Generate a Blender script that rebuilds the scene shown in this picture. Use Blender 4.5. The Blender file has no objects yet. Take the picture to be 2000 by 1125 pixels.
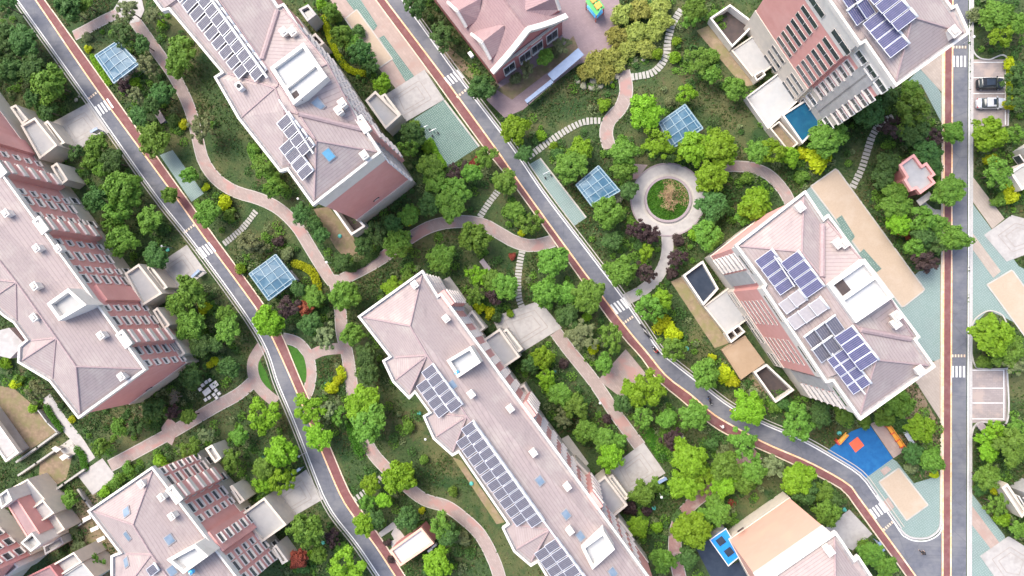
import bpy, bmesh, math, random
import numpy as np
from mathutils import Vector, Quaternion, Matrix
from mathutils.bvhtree import BVHTree
from mathutils.geometry import tessellate_polygon

random.seed(7)
rng = np.random.default_rng(7)
SC = bpy.context.scene
COL = SC.collection
R = math.radians

# ------------------------------------------------------------------ camera
FPX = 2000 * 24.0 / 36.0
HC = 120.0
NAD = (1105.0, 605.0)                     # the point straight below the drone
_dn = Vector(((NAD[0] - 1000) / FPX, (562.5 - NAD[1]) / FPX, -1)).normalized()
CQ = _dn.rotation_difference(Vector((0, 0, -1)))
CM = CQ.to_matrix()
camd = bpy.data.cameras.new('camera')
camd.lens = 24; camd.sensor_width = 36; camd.clip_end = 5000
cam = bpy.data.objects.new('camera', camd); COL.objects.link(cam)
cam.location = (0, 0, HC)
cam.rotation_euler = CQ.to_euler()
SC.camera = cam

def P(px, py, z=0.0):
    d = CM @ Vector(((px - 1000) / FPX, (562.5 - py) / FPX, -1))
    t = (z - HC) / d.z
    return Vector((d.x * t, d.y * t, z))
def PX(p):
    d = CM.inverted() @ (Vector(p) - Vector((0, 0, HC)))
    return (1000 + FPX * d.x / -d.z, 562.5 - FPX * d.y / -d.z)
U2 = (P(1060, 685) - P(1000, 605)).normalized()      # along the rows of blocks
UANG = math.atan2(U2.y, U2.x)

# ------------------------------------------------------------------ light
w = bpy.data.worlds.new('World'); SC.world = w; w.use_nodes = True
nt = w.node_tree; bg = nt.nodes['Background']
sky = nt.nodes.new('ShaderNodeTexSky'); sky.sky_type = 'NISHITA'; sky.sun_disc = False
SUN_EL, SUN_AZ = 57, 46
sky.sun_elevation = R(SUN_EL); sky.sun_rotation = R(-SUN_AZ)
sky.air_density = .8; sky.dust_density = 3.2; sky.ozone_density = 0
nt.links.new(sky.outputs[0], bg.inputs[0]); bg.inputs[1].default_value = 0.15
sd = bpy.data.lights.new('sun', 'SUN'); sd.energy = 1.1; sd.angle = R(36); sd.color = (1, .95, .87)
so = bpy.data.objects.new('sun', sd); COL.objects.link(so)
so.rotation_euler = (R(-(90 - SUN_EL)), 0, R(SUN_AZ))
SC.view_settings.view_transform = 'Standard'; SC.view_settings.look = 'None'
SC.view_settings.exposure = 1.47; SC.view_settings.gamma = 1

# ------------------------------------------------------------------ materials
def nodes(m):
    m.use_nodes = True
    t = m.node_tree
    return t, t.nodes, t.links, t.nodes['Principled BSDF']
def mathn(t, op, a, b=None):
    n = t.nodes.new('ShaderNodeMath'); n.operation = op
    for i, v in enumerate((a, b)):
        if v is None: continue
        if isinstance(v, (int, float)): n.inputs[i].default_value = v
        else: t.links.new(v, n.inputs[i])
    return n.outputs[0]
def mixc(t, f, a, b, mode='MIX'):
    n = t.nodes.new('ShaderNodeMix'); n.data_type = 'RGBA'; n.blend_type = mode
    for key, v in ((0, f), (6, a), (7, b)):
        if isinstance(v, (int, float)): n.inputs[key].default_value = v
        elif isinstance(v, tuple): n.inputs[key].default_value = (v + (1,))[:4]
        else: t.links.new(v, n.inputs[key])
    return n.outputs[2]
def noise(t, vec, scale, detail=5, rough=.6):
    n = t.nodes.new('ShaderNodeTexNoise'); n.inputs['Scale'].default_value = scale
    n.inputs['Detail'].default_value = detail; n.inputs['Roughness'].default_value = rough
    t.links.new(vec, n.inputs['Vector']); return n.outputs['Fac']
def ramp(t, f, a, b):
    n = t.nodes.new('ShaderNodeMapRange'); n.inputs[1].default_value = a; n.inputs[2].default_value = b
    t.links.new(f, n.inputs[0]); return n.outputs[0]
def pos(t, world=True):
    if world: return t.nodes.new('ShaderNodeNewGeometry').outputs['Position']
    return t.nodes.new('ShaderNodeTexCoord').outputs['Object']
def rotv(t, v, ang, sc=(1, 1, 1)):
    n = t.nodes.new('ShaderNodeMapping'); n.inputs['Rotation'].default_value = (0, 0, ang)
    n.inputs['Scale'].default_value = sc; t.links.new(v, n.inputs[0]); return n.outputs[0]
def bump(t, h, s, d=.05):
    n = t.nodes.new('ShaderNodeBump'); n.inputs['Strength'].default_value = s; n.inputs['Distance'].default_value = d
    t.links.new(h, n.inputs['Height']); return n.outputs[0]

MATS = {}
def surf(name, c1, c2=None, sc=3., c3=None, sc3=.25, rough=.85, bmp=.0, world=True, lo=.35, hi=.65, lo3=.5, hi3=.7, metal=0., spec=None):
    """two-tone mottled surface with optional larger stains"""
    m = bpy.data.materials.new(name); t, N, L, b = nodes(m)
    v = pos(t, world)
    col = c1 + (1,)
    if c2:
        n1 = noise(t, v, sc); col = mixc(t, ramp(t, n1, lo, hi), c1, c2)
        if bmp: L.new(bump(t, n1, bmp), b.inputs['Normal'])
    if c3: col = mixc(t, ramp(t, noise(t, v, sc3, 6, .65), lo3, hi3), col if not isinstance(col, tuple) else col[:3], c3)
    if isinstance(col, tuple): b.inputs['Base Color'].default_value = col
    else: L.new(col, b.inputs['Base Color'])
    b.inputs['Roughness'].default_value = rough; b.inputs['Metallic'].default_value = metal
    if spec is not None: b.inputs['Specular IOR Level'].default_value = spec
    MATS[name] = m; return m

def brickmat(name, c1, c2, mortar, scale, ratio=(.5, .25), ang=UANG, stain=None, rough=.85, msize=.02):
    m = bpy.data.materials.new(name); t, N, L, b = nodes(m)
    v = rotv(t, pos(t), -ang)
    n = N.new('ShaderNodeTexBrick'); L.new(v, n.inputs['Vector'])
    n.inputs['Color1'].default_value = c1 + (1,); n.inputs['Color2'].default_value = c2 + (1,)
    n.inputs['Mortar'].default_value = mortar + (1,); n.inputs['Scale'].default_value = scale
    n.inputs['Brick Width'].default_value = ratio[0]; n.inputs['Row Height'].default_value = ratio[1]
    n.inputs['Mortar Size'].default_value = msize; n.inputs['Bias'].default_value = 0
    col = n.outputs[0]
    f = ramp(t, noise(t, pos(t), .7, 7, .72), .38, .66)
    col = mixc(t, mathn(t, 'MULTIPLY', f, .6), col, tuple(x * .72 for x in c1))
    if stain: col = mixc(t, ramp(t, noise(t, pos(t), .33, 4, .55), .52, .62), col, stain)
    L.new(col, b.inputs['Base Color']); b.inputs['Roughness'].default_value = rough
    MATS[name] = m; return m

surf('asphalt', (0.107, 0.114, 0.138), (0.138, 0.144, 0.168), 1.3, (0.172, 0.176, 0.189), .22, .9, .05, lo3=.45, hi3=.62)
surf('lane_red', (.155, .058, .058), (.195, .078, .075), 1.6, (.23, .12, .11), .35, .85)
surf('line_orange', (.75, .40, .18), (.8, .55, .36), 2.5, (.72, .6, .5), .4, .7)
surf('paint_white', (0.686, 0.686, 0.669), (0.546, 0.546, 0.528), 3., (0.440, 0.440, 0.440), .8, .6, lo=.45, hi=.75, lo3=.6, hi3=.8)
surf('paint_cream', (0.629, 0.561, 0.425), (0.595, 0.425, 0.306), 2., rough=.6)
surf('kerb', (0.464, 0.448, 0.424), (0.368, 0.360, 0.352), 4., rough=.8)
surf('concrete', (0.407, 0.385, 0.363), (0.348, 0.333, 0.318), 1.2, (0.311, 0.289, 0.266), .3, .85, .03)
surf('concrete_light', (0.471, 0.441, 0.395), (0.410, 0.388, 0.350), 2., (0.357, 0.327, 0.289), .4, .85)
surf('pad_line', (0.300, 0.270, 0.247), (0.352, 0.323, 0.300), 2.)
brickmat('path_brick', (.365, .292, .262), (.30, .235, .212), (.27, .22, .195), .95, (.6, .3), stain=(.35, .215, .19))
brickmat('path_red', (0.377, 0.221, 0.197), (0.295, 0.164, 0.148), (0.279, 0.197, 0.180), 1.6, (.5, .25), stain=(0.410, 0.303, 0.271))
brickmat('plaza_pave', (0.295, 0.221, 0.230), (0.262, 0.193, 0.205), (0.221, 0.172, 0.172), 1.2, (.6, .3), ang=UANG + R(45))
brickmat('fore_pave', (0.403, 0.310, 0.266), (0.353, 0.266, 0.230), (0.317, 0.252, 0.216), .7, (.7, .35), stain=(0.338, 0.238, 0.202))
brickmat('tan_pave', (0.406, 0.343, 0.287), (0.364, 0.308, 0.259), (0.315, 0.266, 0.224), .8, (.8, .3))
brickmat('bay_pave', (0.320, 0.276, 0.264), (0.272, 0.232, 0.224), (0.224, 0.200, 0.200), 1.0, (.6, .3), ang=0, stain=(0.352, 0.288, 0.256))
def gridmat(name, c1, c2, dot, cell):
    m = bpy.data.materials.new(name); t, N, L, b = nodes(m)
    v = rotv(t, pos(t), -UANG)
    n = N.new('ShaderNodeTexVoronoi'); n.inputs['Randomness'].default_value = .25; n.inputs['Scale'].default_value = 1 / cell
    L.new(v, n.inputs['Vector'])
    base = mixc(t, ramp(t, noise(t, pos(t), .5, 6, .7), .3, .7), c1, c2)
    base = mixc(t, ramp(t, noise(t, pos(t), .21, 8, .7), .5, .68), base, tuple(x * .74 + .03 for x in c1))
    col = mixc(t, ramp(t, n.outputs['Distance'], .34, .2), base, dot)
    L.new(col, b.inputs['Base Color']); b.inputs['Roughness'].default_value = .9
    MATS[name] = m
gridmat('teal_grid', (0.102, 0.170, 0.140), (0.136, 0.212, 0.178), (0.255, 0.332, 0.297), .34)
gridmat('teal_grid_pale', (0.194, 0.266, 0.248), (0.166, 0.238, 0.216), (0.266, 0.324, 0.302), .34)
surf('rubber_sand', (0.429, 0.340, 0.252), (0.392, 0.311, 0.229), 5., (0.444, 0.363, 0.281), .3, .95)
surf('court_blue', (.004, .095, .27), (.006, .115, .31), 1.2, (.015, .14, .32), .3, .8)
surf('court_orange', (.72, .13, .06), (.62, .11, .05), 3., rough=.8)
surf('soil', (.26, .19, .125), (.17, .125, .08), 1.3, (.17, .16, .07), .5, 1., .3, lo3=.45, hi3=.65)
surf('soil_tan', (.30, .225, .145), (.20, .15, .095), 1.1, (.20, .18, .08), .5, 1., .3, lo3=.42, hi3=.62)
surf('clipped_lawn', (.045, .14, .012), (.03, .10, .01), 3., (.06, .16, .02), .6, 1., .2)

# lawn and ground under the planting: dark green to olive and brown
m = bpy.data.materials.new('lawn'); t, N, L, b = nodes(m); v = pos(t)
c = mixc(t, ramp(t, noise(t, v, 2.6, 8, .7), .38, .62), (.028, .058, .017), (.06, .10, .029))
c = mixc(t, ramp(t, noise(t, v, .12, 6, .6), .45, .62), c, (.105, .11, .042))
c = mixc(t, ramp(t, noise(t, v, .31, 8, .7), .58, .7), c, (.10, .078, .042))
c = mixc(t, ramp(t, noise(t, v, .22, 7, .65), .53, .66), c, (.022, .06, .015))
L.new(c, b.inputs['Base Color']); b.inputs['Roughness'].default_value = 1
L.new(bump(t, noise(t, v, 3.5, 8, .75), .8, .25), b.inputs['Normal']); MATS['lawn'] = m

m = MATS['asphalt']; t, N, L, b = nodes(m); v = pos(t)
old = b.inputs['Base Color'].links[0].from_socket
vo = N.new('ShaderNodeTexVoronoi'); vo.feature = 'DISTANCE_TO_EDGE'; vo.inputs['Scale'].default_value = .16; L.new(v, vo.inputs['Vector'])
crk = ramp(t, vo.outputs['Distance'], .012, .0)
c = mixc(t, mathn(t, 'MULTIPLY', crk, .35), old, (.06, .062, .07))
st = ramp(t, noise(t, rotv(t, v, -UANG, (.12, 1.6, 1)), 1.0, 6, .65), .45, .7)
c = mixc(t, mathn(t, 'MULTIPLY', st, .4), c, (.085, .09, .105))
L.new(c, b.inputs['Base Color'])
# roof tiles: courses follow the slope because they follow the height
def tiles(name, c1, c2, c3):
    m = bpy.data.materials.new(name); t, N, L, b = nodes(m); v = pos(t)
    s = N.new('ShaderNodeSeparateXYZ'); L.new(v, s.inputs[0])
    fr = mathn(t, 'FRACT', mathn(t, 'MULTIPLY', s.outputs[2], 4.6))
    lap = ramp(t, fr, .0, .22)
    c = mixc(t, ramp(t, noise(t, v, 2.2, 8, .75), .3, .7), c1, c2)
    c = mixc(t, ramp(t, noise(t, v, .28, 6, .65), .5, .68), c, c3)
    c = mixc(t, mathn(t, 'MULTIPLY', ramp(t, noise(t, rotv(t, v, -UANG, (1, .35, 1)), .75, 7, .7), .52, .72), .5), c, tuple(x * .72 for x in c2))
    c = mixc(t, lap, mixc(t, 1.0, c, (.66, .62, .64), 'MULTIPLY'), c)
    L.new(c, b.inputs['Base Color']); b.inputs['Roughness'].default_value = .75
    L.new(bump(t, fr, .5, .06), b.inputs['Normal']); MATS[name] = m
tiles('roof_tile', (.350, .290, .266), (.300, .243, .238), (.382, .332, .30))
tiles('roof_red', (0.336, 0.224, 0.220), (0.288, 0.188, 0.188), (0.360, 0.256, 0.240))
surf('ridge_cap', (0.359, 0.273, 0.265), (0.296, 0.218, 0.218), 3.)
surf('gutter', (0.323, 0.306, 0.306), (0.230, 0.221, 0.230), 1.5, (0.383, 0.357, 0.340), .5)
surf('white_wall', (.70, .66, .595), (.65, .61, .55), 1.2, (.58, .54, .48), .35, .8)
surf('cream_wall', (.64, .575, .48), (.58, .525, .44), 1.0, (.5, .46, .41), .35, .85)
surf('grey_wall', (.46, .45, .43), (.40, .39, .38), 1.0, (.34, .33, .32), .4, .85)
surf('pink_wall', (.68, .335, .295), (.64, .31, .27), .9, (.70, .37, .33), .22, .85)
surf('peach_wall', (.72, .41, .315), (.68, .385, .295), .8, (0.748, 0.451, 0.330), .2, .85)
surf('brick_wall', (.44, .18, .17), (.40, .15, .145), 2., (.46, .22, .2), .3, .85)
surf('frame_white', (.70, .68, .64), (.64, .62, .58), 2., world=False, rough=.5)
surf('ledge_cream', (.68, .62, .56), (.62, .57, .51), 2., world=False, rough=.7)
surf('window_glass', (.035, .045, .05), (.07, .085, .09), .8, rough=.12, world=True)
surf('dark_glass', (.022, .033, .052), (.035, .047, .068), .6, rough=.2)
surf('pool_blue', (.007, .075, .15), (.010, .095, .18), .7, (.015, .12, .2), .5, .25)
surf('shed_blue', (.01, .20, .58), (.012, .24, .64), 1.5, rough=.45)
surf('steel_blue', (0.175, 0.252, 0.385), (0.210, 0.287, 0.420), 1.2, rough=.4)
surf('roof_deck', (0.396, 0.389, 0.374), (0.346, 0.346, 0.338), 1.0, (0.360, 0.353, 0.338), .6, .85)
surf('roof_membrane', (0.444, 0.451, 0.444), (0.400, 0.411, 0.411), 1.0, (0.429, 0.422, 0.400), .6, .8)
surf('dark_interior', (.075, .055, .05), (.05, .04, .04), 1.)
surf('wood_deck', (0.345, 0.247, 0.158), (0.307, 0.217, 0.135), 2., (0.375, 0.277, 0.188), .5)
surf('bark', (.13, .10, .075), (.09, .07, .05), 6., world=False, rough=1, bmp=.4)
surf('bark_pale', (.30, .26, .21), (.22, .19, .15), 6., world=False, rough=1)
surf('panel_grey', (.088, .09, .118), (.11, .11, .138), 1.5, rough=.5, world=False, spec=.25)
surf('panel_blue', (.062, .068, .14), (.085, .085, .172), .9, rough=.4, world=False, spec=.3)
surf('panel_pale', (0.288, 0.270, 0.277), (0.331, 0.310, 0.310), 2., rough=.4, world=False)
surf('aluminium', (.68, .69, .71), (.6, .61, .63), 3., rough=.35, metal=.3, world=False)
surf('plastic_white', (0.651, 0.651, 0.642), (0.581, 0.581, 0.572), 3., rough=.45, world=False)
surf('stone_white', (.66, .64, .60), (.55, .53, .5), 3., rough=.8, world=False)
surf('stone_slab', (0.406, 0.390, 0.351), (0.328, 0.320, 0.289), 3., rough=.9, world=True)
surf('slab_mauve', (0.315, 0.264, 0.272), (0.264, 0.221, 0.230), 2.5, rough=.8, world=False)
surf('skylight_glass', (0.132, 0.198, 0.270), (0.216, 0.270, 0.330), .8, rough=.1)
surf('skylight_blue', (.10, .30, .46), (.16, .38, .53), .8, rough=.1)
surf('pav_glass', (.035, .10, .16), (.055, .135, .20), .55, (.13, .21, .26), .4, .4, spec=.3)
surf('pav_frame', (0.210, 0.308, 0.364), (0.252, 0.350, 0.392), 2., rough=.4, world=False)
surf('teal_plastic', (.06, .34, .28), (.08, .40, .33), 3., rough=.5, world=False)
surf('orange_plastic', (.72, .27, .03), (.75, .34, .05), 2., rough=.4, world=False)
surf('red_plastic', (.60, .08, .05), (.5, .07, .05), 2., rough=.4, world=False)
surf('green_plastic', (.14, .52, .17), (.17, .56, .2), 2., rough=.4, world=False)
surf('yellow_plastic', (.8, .48, .08), (.75, .45, .1), 2., rough=.4, world=False)
surf('blue_plastic', (.06, .38, .7), (.1, .44, .74), 2., rough=.4, world=False)
surf('black_paint', (.012, .015, .018), (.018, .02, .024), 3., rough=.2, world=False)
surf('silver_paint', (.56, .57, .59), (.6, .61, .63), 3., rough=.25, world=False, metal=.35)
surf('rubber', (.02, .02, .02), (.03, .03, .03), 3., world=False)
surf('tail_red', (.4, .02, .02), (.45, .03, .03), 3., rough=.3, world=False)
surf('skin', (.50, .31, .22), (.46, .28, .2), 9., rough=.6, world=False)
surf('hair', (.015, .012, .011), (.025, .02, .018), 20., rough=.7, world=False)
surf('cloth_red', (.5, .05, .05), (.42, .04, .04), 9., world=False)
surf('cloth_black', (.02, .02, .025), (.035, .035, .04), 9., world=False)
surf('cloth_white', (.72, .71, .7), (.64, .63, .62), 9., world=False)
surf('cloth_blue', (.04, .07, .16), (.05, .09, .2), 9., world=False)
surf('straw', (.40, .31, .16), (.26, .15, .085), 3., (.14, .16, .05), 1.2, world=False)
surf('rock', (.36, .33, .27), (.24, .23, .18), 1.4, (.16, .18, .08), .8, 1., .4)

def leafmat(name, col, var=.35, hue=.03):
    m = bpy.data.materials.new(name); t, N, L, b = nodes(m)
    v = pos(t)
    oi = N.new('ShaderNodeObjectInfo')
    n = noise(t, v, 2.6, 5, .75)
    hs = N.new('ShaderNodeHueSaturation'); hs.inputs['Color'].default_value = col + (1,)
    L.new(mathn(t, 'ADD', .5 - hue, mathn(t, 'MULTIPLY', oi.outputs['Random'], 2 * hue)), hs.inputs['Hue'])
    val = mathn(t, 'ADD', 1 - var, mathn(t, 'MULTIPLY', ramp(t, n, .3, .7), 2 * var))
    val = mathn(t, 'MULTIPLY', val, mathn(t, 'ADD', .82, mathn(t, 'MULTIPLY', oi.outputs['Random'], .36)))
    L.new(val, hs.inputs['Value'])
    L.new(hs.outputs[0], b.inputs['Base Color']); b.inputs['Roughness'].default_value = .6
    b.inputs['Specular IOR Level'].default_value = .25
    tr = N.new('ShaderNodeBsdfTranslucent'); L.new(hs.outputs[0], tr.inputs['Color'])
    mx = N.new('ShaderNodeMixShader'); mx.inputs[0].default_value = .3
    L.new(b.outputs[0], mx.inputs[1]); L.new(tr.outputs[0], mx.inputs[2])
    L.new(mx.outputs[0], N['Material Output'].inputs['Surface']); MATS[name] = m
leafmat('leaf_b', (.185, .34, .02), .36, .014)
leafmat('leaf_m', (.135, .262, .035), .42, .014)
leafmat('leaf_d', (.075, .158, .038), .5, .016)
leafmat('leaf_o', (.19, .235, .10), .35, .025)
leafmat('leaf_g', (.30, .33, .07), .4, .025)
leafmat('leaf_y', (.40, .47, .012), .25, .012)
leafmat('leaf_p', (.07, .045, .043), .45, .03)
leafmat('leaf_r', (.30, .085, .045), .4, .02)
leafmat('leaf_f', (.42, .44, .30), .4, .02)
leafmat('leaf_c', (.06, .17, .012), .35, .01)
leafmat('ground_leaf', (.045, .095, .02), .6, .035)
leafmat('ground_leaf_dry', (.115, .105, .04), .5, .03)

# ------------------------------------------------------------------ mesh helpers
class MB:
    def __init__(s): s.v = []; s.f = []; s.m = []; s.mats = []
    def mi(s, mat):
        if mat not in s.mats: s.mats.append(mat)
        return s.mats.index(mat)
    def add(s, vs, fs, mat=None):
        o = len(s.v); s.v += [tuple(v) for v in vs]; k = s.mi(mat) if mat else 0
        for f in fs: s.f.append([o + i for i in f]); s.m.append(k)
    def box(s, c, d, rz=0, mat=None, M=None):
        x, y, z = d[0] / 2, d[1] / 2, d[2] / 2
        vs = [Vector((a, b_, c_)) for c_ in (-z, z) for a, b_ in ((-x, -y), (x, -y), (x, y), (-x, y))]
        if M is None: M = Matrix.Translation(c) @ Matrix.Rotation(rz, 4, 'Z')
        s.add([M @ v for v in vs], [(3, 2, 1, 0), (4, 5, 6, 7), (0, 1, 5, 4), (1, 2, 6, 5), (2, 3, 7, 6), (3, 0, 4, 7)], mat)
    def poly(s, pts, mat=None):
        s.add(pts, tess(pts), mat)
    def prism(s, poly, z0, z1, mat=None, top=True, bottom=False, topmat=None):
        n = len(poly)
        vs = [(p[0], p[1], z0) for p in poly] + [(p[0], p[1], z1) for p in poly]
        ccw = area2(poly) > 0
        fs = []
        for i in range(n):
            j = (i + 1) % n
            fs.append((i, j, n + j, n + i) if ccw else (j, i, n + i, n + j))
        s.add(vs, fs, mat)
        if top: s.poly([(p[0], p[1], z1) for p in poly], topmat or mat)
        if bottom: s.poly([(p[0], p[1], z0) for p in poly], mat)
    def tube(s, a, b, r, n=8, mat=None, r2=None):
        a = Vector(a); b = Vector(b); d = (b - a)
        if d.length < 1e-6: return
        q = d.to_track_quat('Z', 'Y'); r2 = r if r2 is None else r2
        vs = []
        for p, rr in ((a, r), (b, r2)):
            for i in range(n):
                t_ = 2 * math.pi * i / n
                vs.append(p + q @ Vector((rr * math.cos(t_), rr * math.sin(t_), 0)))
        fs = [(i, (i + 1) % n, n + (i + 1) % n, n + i) for i in range(n)]
        fs += [tuple(range(n - 1, -1, -1)), tuple(range(n, 2 * n))]
        s.add(vs, fs, mat)
    def ring(s, outer, inner, z0, z1, mat=None):
        n = len(outer)
        vs = [(p[0], p[1], z0) for p in outer] + [(p[0], p[1], z1) for p in outer] + [(p[0], p[1], z1) for p in inner] + [(p[0], p[1], z0) for p in inner]
        fs = []
        for i in range(n):
            j = (i + 1) % n
            for a in range(3): fs.append((a * n + i, a * n + j, (a + 1) * n + j, (a + 1) * n + i))
        s.add(vs, fs, mat)
    def mesh(s, name, smooth=False):
        me = bpy.data.meshes.new(name)
        me.from_pydata(s.v, [], s.f)
        for m_ in s.mats: me.materials.append(MATS[m_])
        if len(s.mats) > 1: me.polygons.foreach_set('material_index', s.m)
        bm = bmesh.new(); bm.from_mesh(me); bmesh.ops.recalc_face_normals(bm, faces=bm.faces)
        bm.to_mesh(me); bm.free()
        if smooth:
            for p in me.polygons: p.use_smooth = True
        me.update(); return me
    def build(s, name, parent=None, loc=None, smooth=False):
        """verts are in world space unless loc is None and no parent; parent empties are unrotated"""
        o = bpy.data.objects.new(name, s.mesh(name, smooth)); COL.objects.link(o)
        if parent is not None: attach(o, parent)
        return o
def area2(p):
    return sum(p[i][0] * p[(i + 1) % len(p)][1] - p[(i + 1) % len(p)][0] * p[i][1] for i in range(len(p))) / 2
def tess(pts):
    return [tuple(f) for f in tessellate_polygon([[Vector((p[0], p[1], 0)) for p in pts]])]
def attach(o, parent):
    """child keeps its world placement under an unrotated parent"""
    o.parent = parent
    w0 = Vector(parent.location); q = parent
    while q.parent is not None:
        q = q.parent; w0 += Vector(q.location)
    o.location = Vector(o.location) - w0
def tag(o, label=None, cat=None, group=None, kind=None):
    if label: o['label'] = label
    if cat: o['category'] = cat
    if group: o['group'] = group
    if kind: o['kind'] = kind
    return o
def thing(name, loc, label, cat, group=None, rz=0):
    o = bpy.data.objects.new(name, None); COL.objects.link(o); o.location = loc; o.rotation_euler.z = rz
    o.empty_display_size = .3
    return tag(o, label, cat, group)
def inst(name, me, parent=None, loc=(0, 0, 0), rz=0, scale=(1, 1, 1), mat=None):
    o = bpy.data.objects.new(name, me); COL.objects.link(o)
    o.location = loc; o.rotation_euler.z = rz; o.scale = scale
    if parent is not None: o.parent = parent
    if mat:
        o.material_slots[0].link = 'OBJECT'; o.material_slots[0].material = MATS[mat]
    return o
def offset(poly, d):
    """inset (d > 0) of a 2-D polygon, mitred"""
    n = len(poly); sgn = 1 if area2(poly) > 0 else -1
    out = []
    for i in range(n):
        a, b_, c_ = Vector(poly[i - 1][:2]), Vector(poly[i][:2]), Vector(poly[(i + 1) % n][:2])
        e1, e2 = (b_ - a).normalized(), (c_ - b_).normalized()
        n1, n2 = Vector((-e1.y, e1.x)) * sgn, Vector((-e2.y, e2.x)) * sgn
        k = max(.35, 1 + n1.dot(n2))
        out.append(b_ + (n1 + n2) * (d / k))
    return out
def W2(pxs, z=0.0):
    return [P(x, y, z) for x, y in pxs]
def resample(pl, n, smooth=True):
    pl = [Vector(p) for p in pl]
    if smooth and len(pl) > 2:
        q = []
        for i in range(len(pl) - 1):
            p0, p1, p2, p3 = pl[max(i - 1, 0)], pl[i], pl[i + 1], pl[min(i + 2, len(pl) - 1)]
            for k in range(8):
                s = k / 8
                q.append(.5 * ((2 * p1) + (p2 - p0) * s + (2 * p0 - 5 * p1 + 4 * p2 - p3) * s * s + (3 * p1 - p0 - 3 * p2 + p3) * s ** 3))
        q.append(pl[-1]); pl = q
    d = [0]
    for i in range(1, len(pl)): d.append(d[-1] + (pl[i] - pl[i - 1]).length)
    out = []; j = 0
    for k in range(n):
        s = d[-1] * k / (n - 1)
        while j < len(pl) - 2 and d[j + 1] < s: j += 1
        f = (s - d[j]) / max(1e-9, d[j + 1] - d[j])
        out.append(pl[j].lerp(pl[j + 1], min(1, max(0, f))))
    return out
# ------------------------------------------------------------------ the setting: ground, roads, paths
_CNT = [0]
def lvl(level):
    _CNT[0] += 1; return .02 * level + .0016 * (_CNT[0] % 12)
PAVED = []                                # pixel polygons where nothing grows
def sheet(name, mat, level, pxs, paved=True, label=None, kind='structure'):
    b = MB(); z = lvl(level)
    b.poly(W2(pxs, z), mat)
    if paved: PAVED.append(pxs)
    o = b.build(name); tag(o, label, kind=kind); return o
def strip(name, mat, level, left, right, paved=True, smooth=True, n=90):
    z = lvl(level)
    a = resample([P(x, y, z) for x, y in left], n, smooth); c = resample([P(x, y, z) for x, y in right], n, smooth)
    b = MB(); b.add([*a, *c], [(i, i + 1, n + i + 1, n + i) for i in range(n - 1)], mat)
    if paved: PAVED.append([PX(p) for p in a] + [PX(p) for p in reversed(c)])
    return tag(b.build(name), kind='structure')
def ribbon_pts(pl, wd, n=60, z=0, smooth=True, off=0.):
    c = resample([P(x, y, 0) for x, y in pl], n, smooth); L_, R_ = [], []
    for i in range(n):
        d = (c[min(i + 1, n - 1)] - c[max(i - 1, 0)]); d.z = 0; d.normalize(); nn = Vector((-d.y, d.x, 0))
        L_.append(c[i] + nn * (wd / 2 + off) + Vector((0, 0, z))); R_.append(c[i] - nn * (wd / 2 - off) + Vector((0, 0, z)))
    return L_, R_
def ribbon(name, mat, level, pl, wd, paved=True, smooth=True, n=60, h=0, off=0., b=None):
    """flat band (or a raised kerb of height h) along a line; wd in metres"""
    z = lvl(level)
    L_, R_ = ribbon_pts(pl, wd, n, z + h, smooth, off)
    own = b is None
    b = b or MB()
    b.add([*L_, *R_], [(i, i + 1, n + i + 1, n + i) for i in range(n - 1)], mat)
    if h:
        for E in (L_, R_):
            b.add([*E, *[Vector((p.x, p.y, 0)) for p in E]], [(i, i + 1, n + i + 1, n + i) for i in range(n - 1)], mat)
    if paved: PAVED.append([PX(p) for p in L_] + [PX(p) for p in reversed(R_)])
    return tag(b.build(name), kind='structure') if own else b

gb = MB()
G = 900; NG = 30
gb.add([(-G + 2 * G * i / NG, -G + 2 * G * j / NG, 0) for j in range(NG + 1) for i in range(NG + 1)],
       [(j * (NG + 1) + i, j * (NG + 1) + i + 1, (j + 1) * (NG + 1) + i + 1, (j + 1) * (NG + 1) + i) for j in range(NG) for i in range(NG)], 'lawn')
tag(gb.build('ground'), kind='structure')

# side road (its asphalt, the red lane beside it, kerbs and lines)
R1L = [(-110, -190), (-42, -100), (32, 0), (174, 199), (302, 380), (387, 488), (505, 655), (542, 750), (573, 823), (619, 941), (634, 976), (654, 1010), (696, 1063), (738, 1125), (815, 1240)]
R1O = [(-75, -200), (-3, -100), (70, 0), (189, 174), (340, 380), (405, 471), (500, 601), (532, 659), (571, 745), (628, 880), (664, 964), (689, 1005), (736, 1069), (776, 1130), (850, 1240)]
R1R = [(-58, -200), (12, -100), (86, 0), (211, 174), (352, 372), (418, 463), (512, 592), (548, 652), (587, 745), (641, 867), (679, 956), (702, 993), (750, 1062), (790, 1125), (866, 1240)]
R2L = [(660, -105), (736, 0), (831, 128), (939, 277), (1012, 370), (1110, 508), (1184, 613), (1222, 662), (1253, 696), (1287, 742), (1331, 779), (1373, 815), (1419, 846), (1500, 882), (1584, 921), (1645, 954), (1664, 977), (1709, 1039), (1772, 1125), (1850, 1240)]
R2O = [(678, -102), (753, 0), (858, 139), (966, 287), (1024, 370), (1126, 511), (1197, 606), (1236, 656), (1265, 690), (1302, 735), (1351, 772), (1392, 808), (1439, 836), (1500, 868), (1581, 903), (1653, 943), (1673, 966), (1720, 1031), (1788, 1125), (1866, 1240)]
R2R = [(712, -100), (789, 0), (895, 146), (1000, 284), (1064, 377), (1150, 490), (1212, 572), (1254, 632), (1290, 684), (1320, 710), (1361, 742), (1422, 789), (1465, 812), (1500, 829), (1568, 858), (1635, 896), (1682, 927), (1712, 966), (1759, 1032), (1775, 1049), (1800, 1062)]
strip('road', 'asphalt', 2, R1L, R1O)
strip('cycle_lane', 'lane_red', 4, R1O, R1R)
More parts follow.
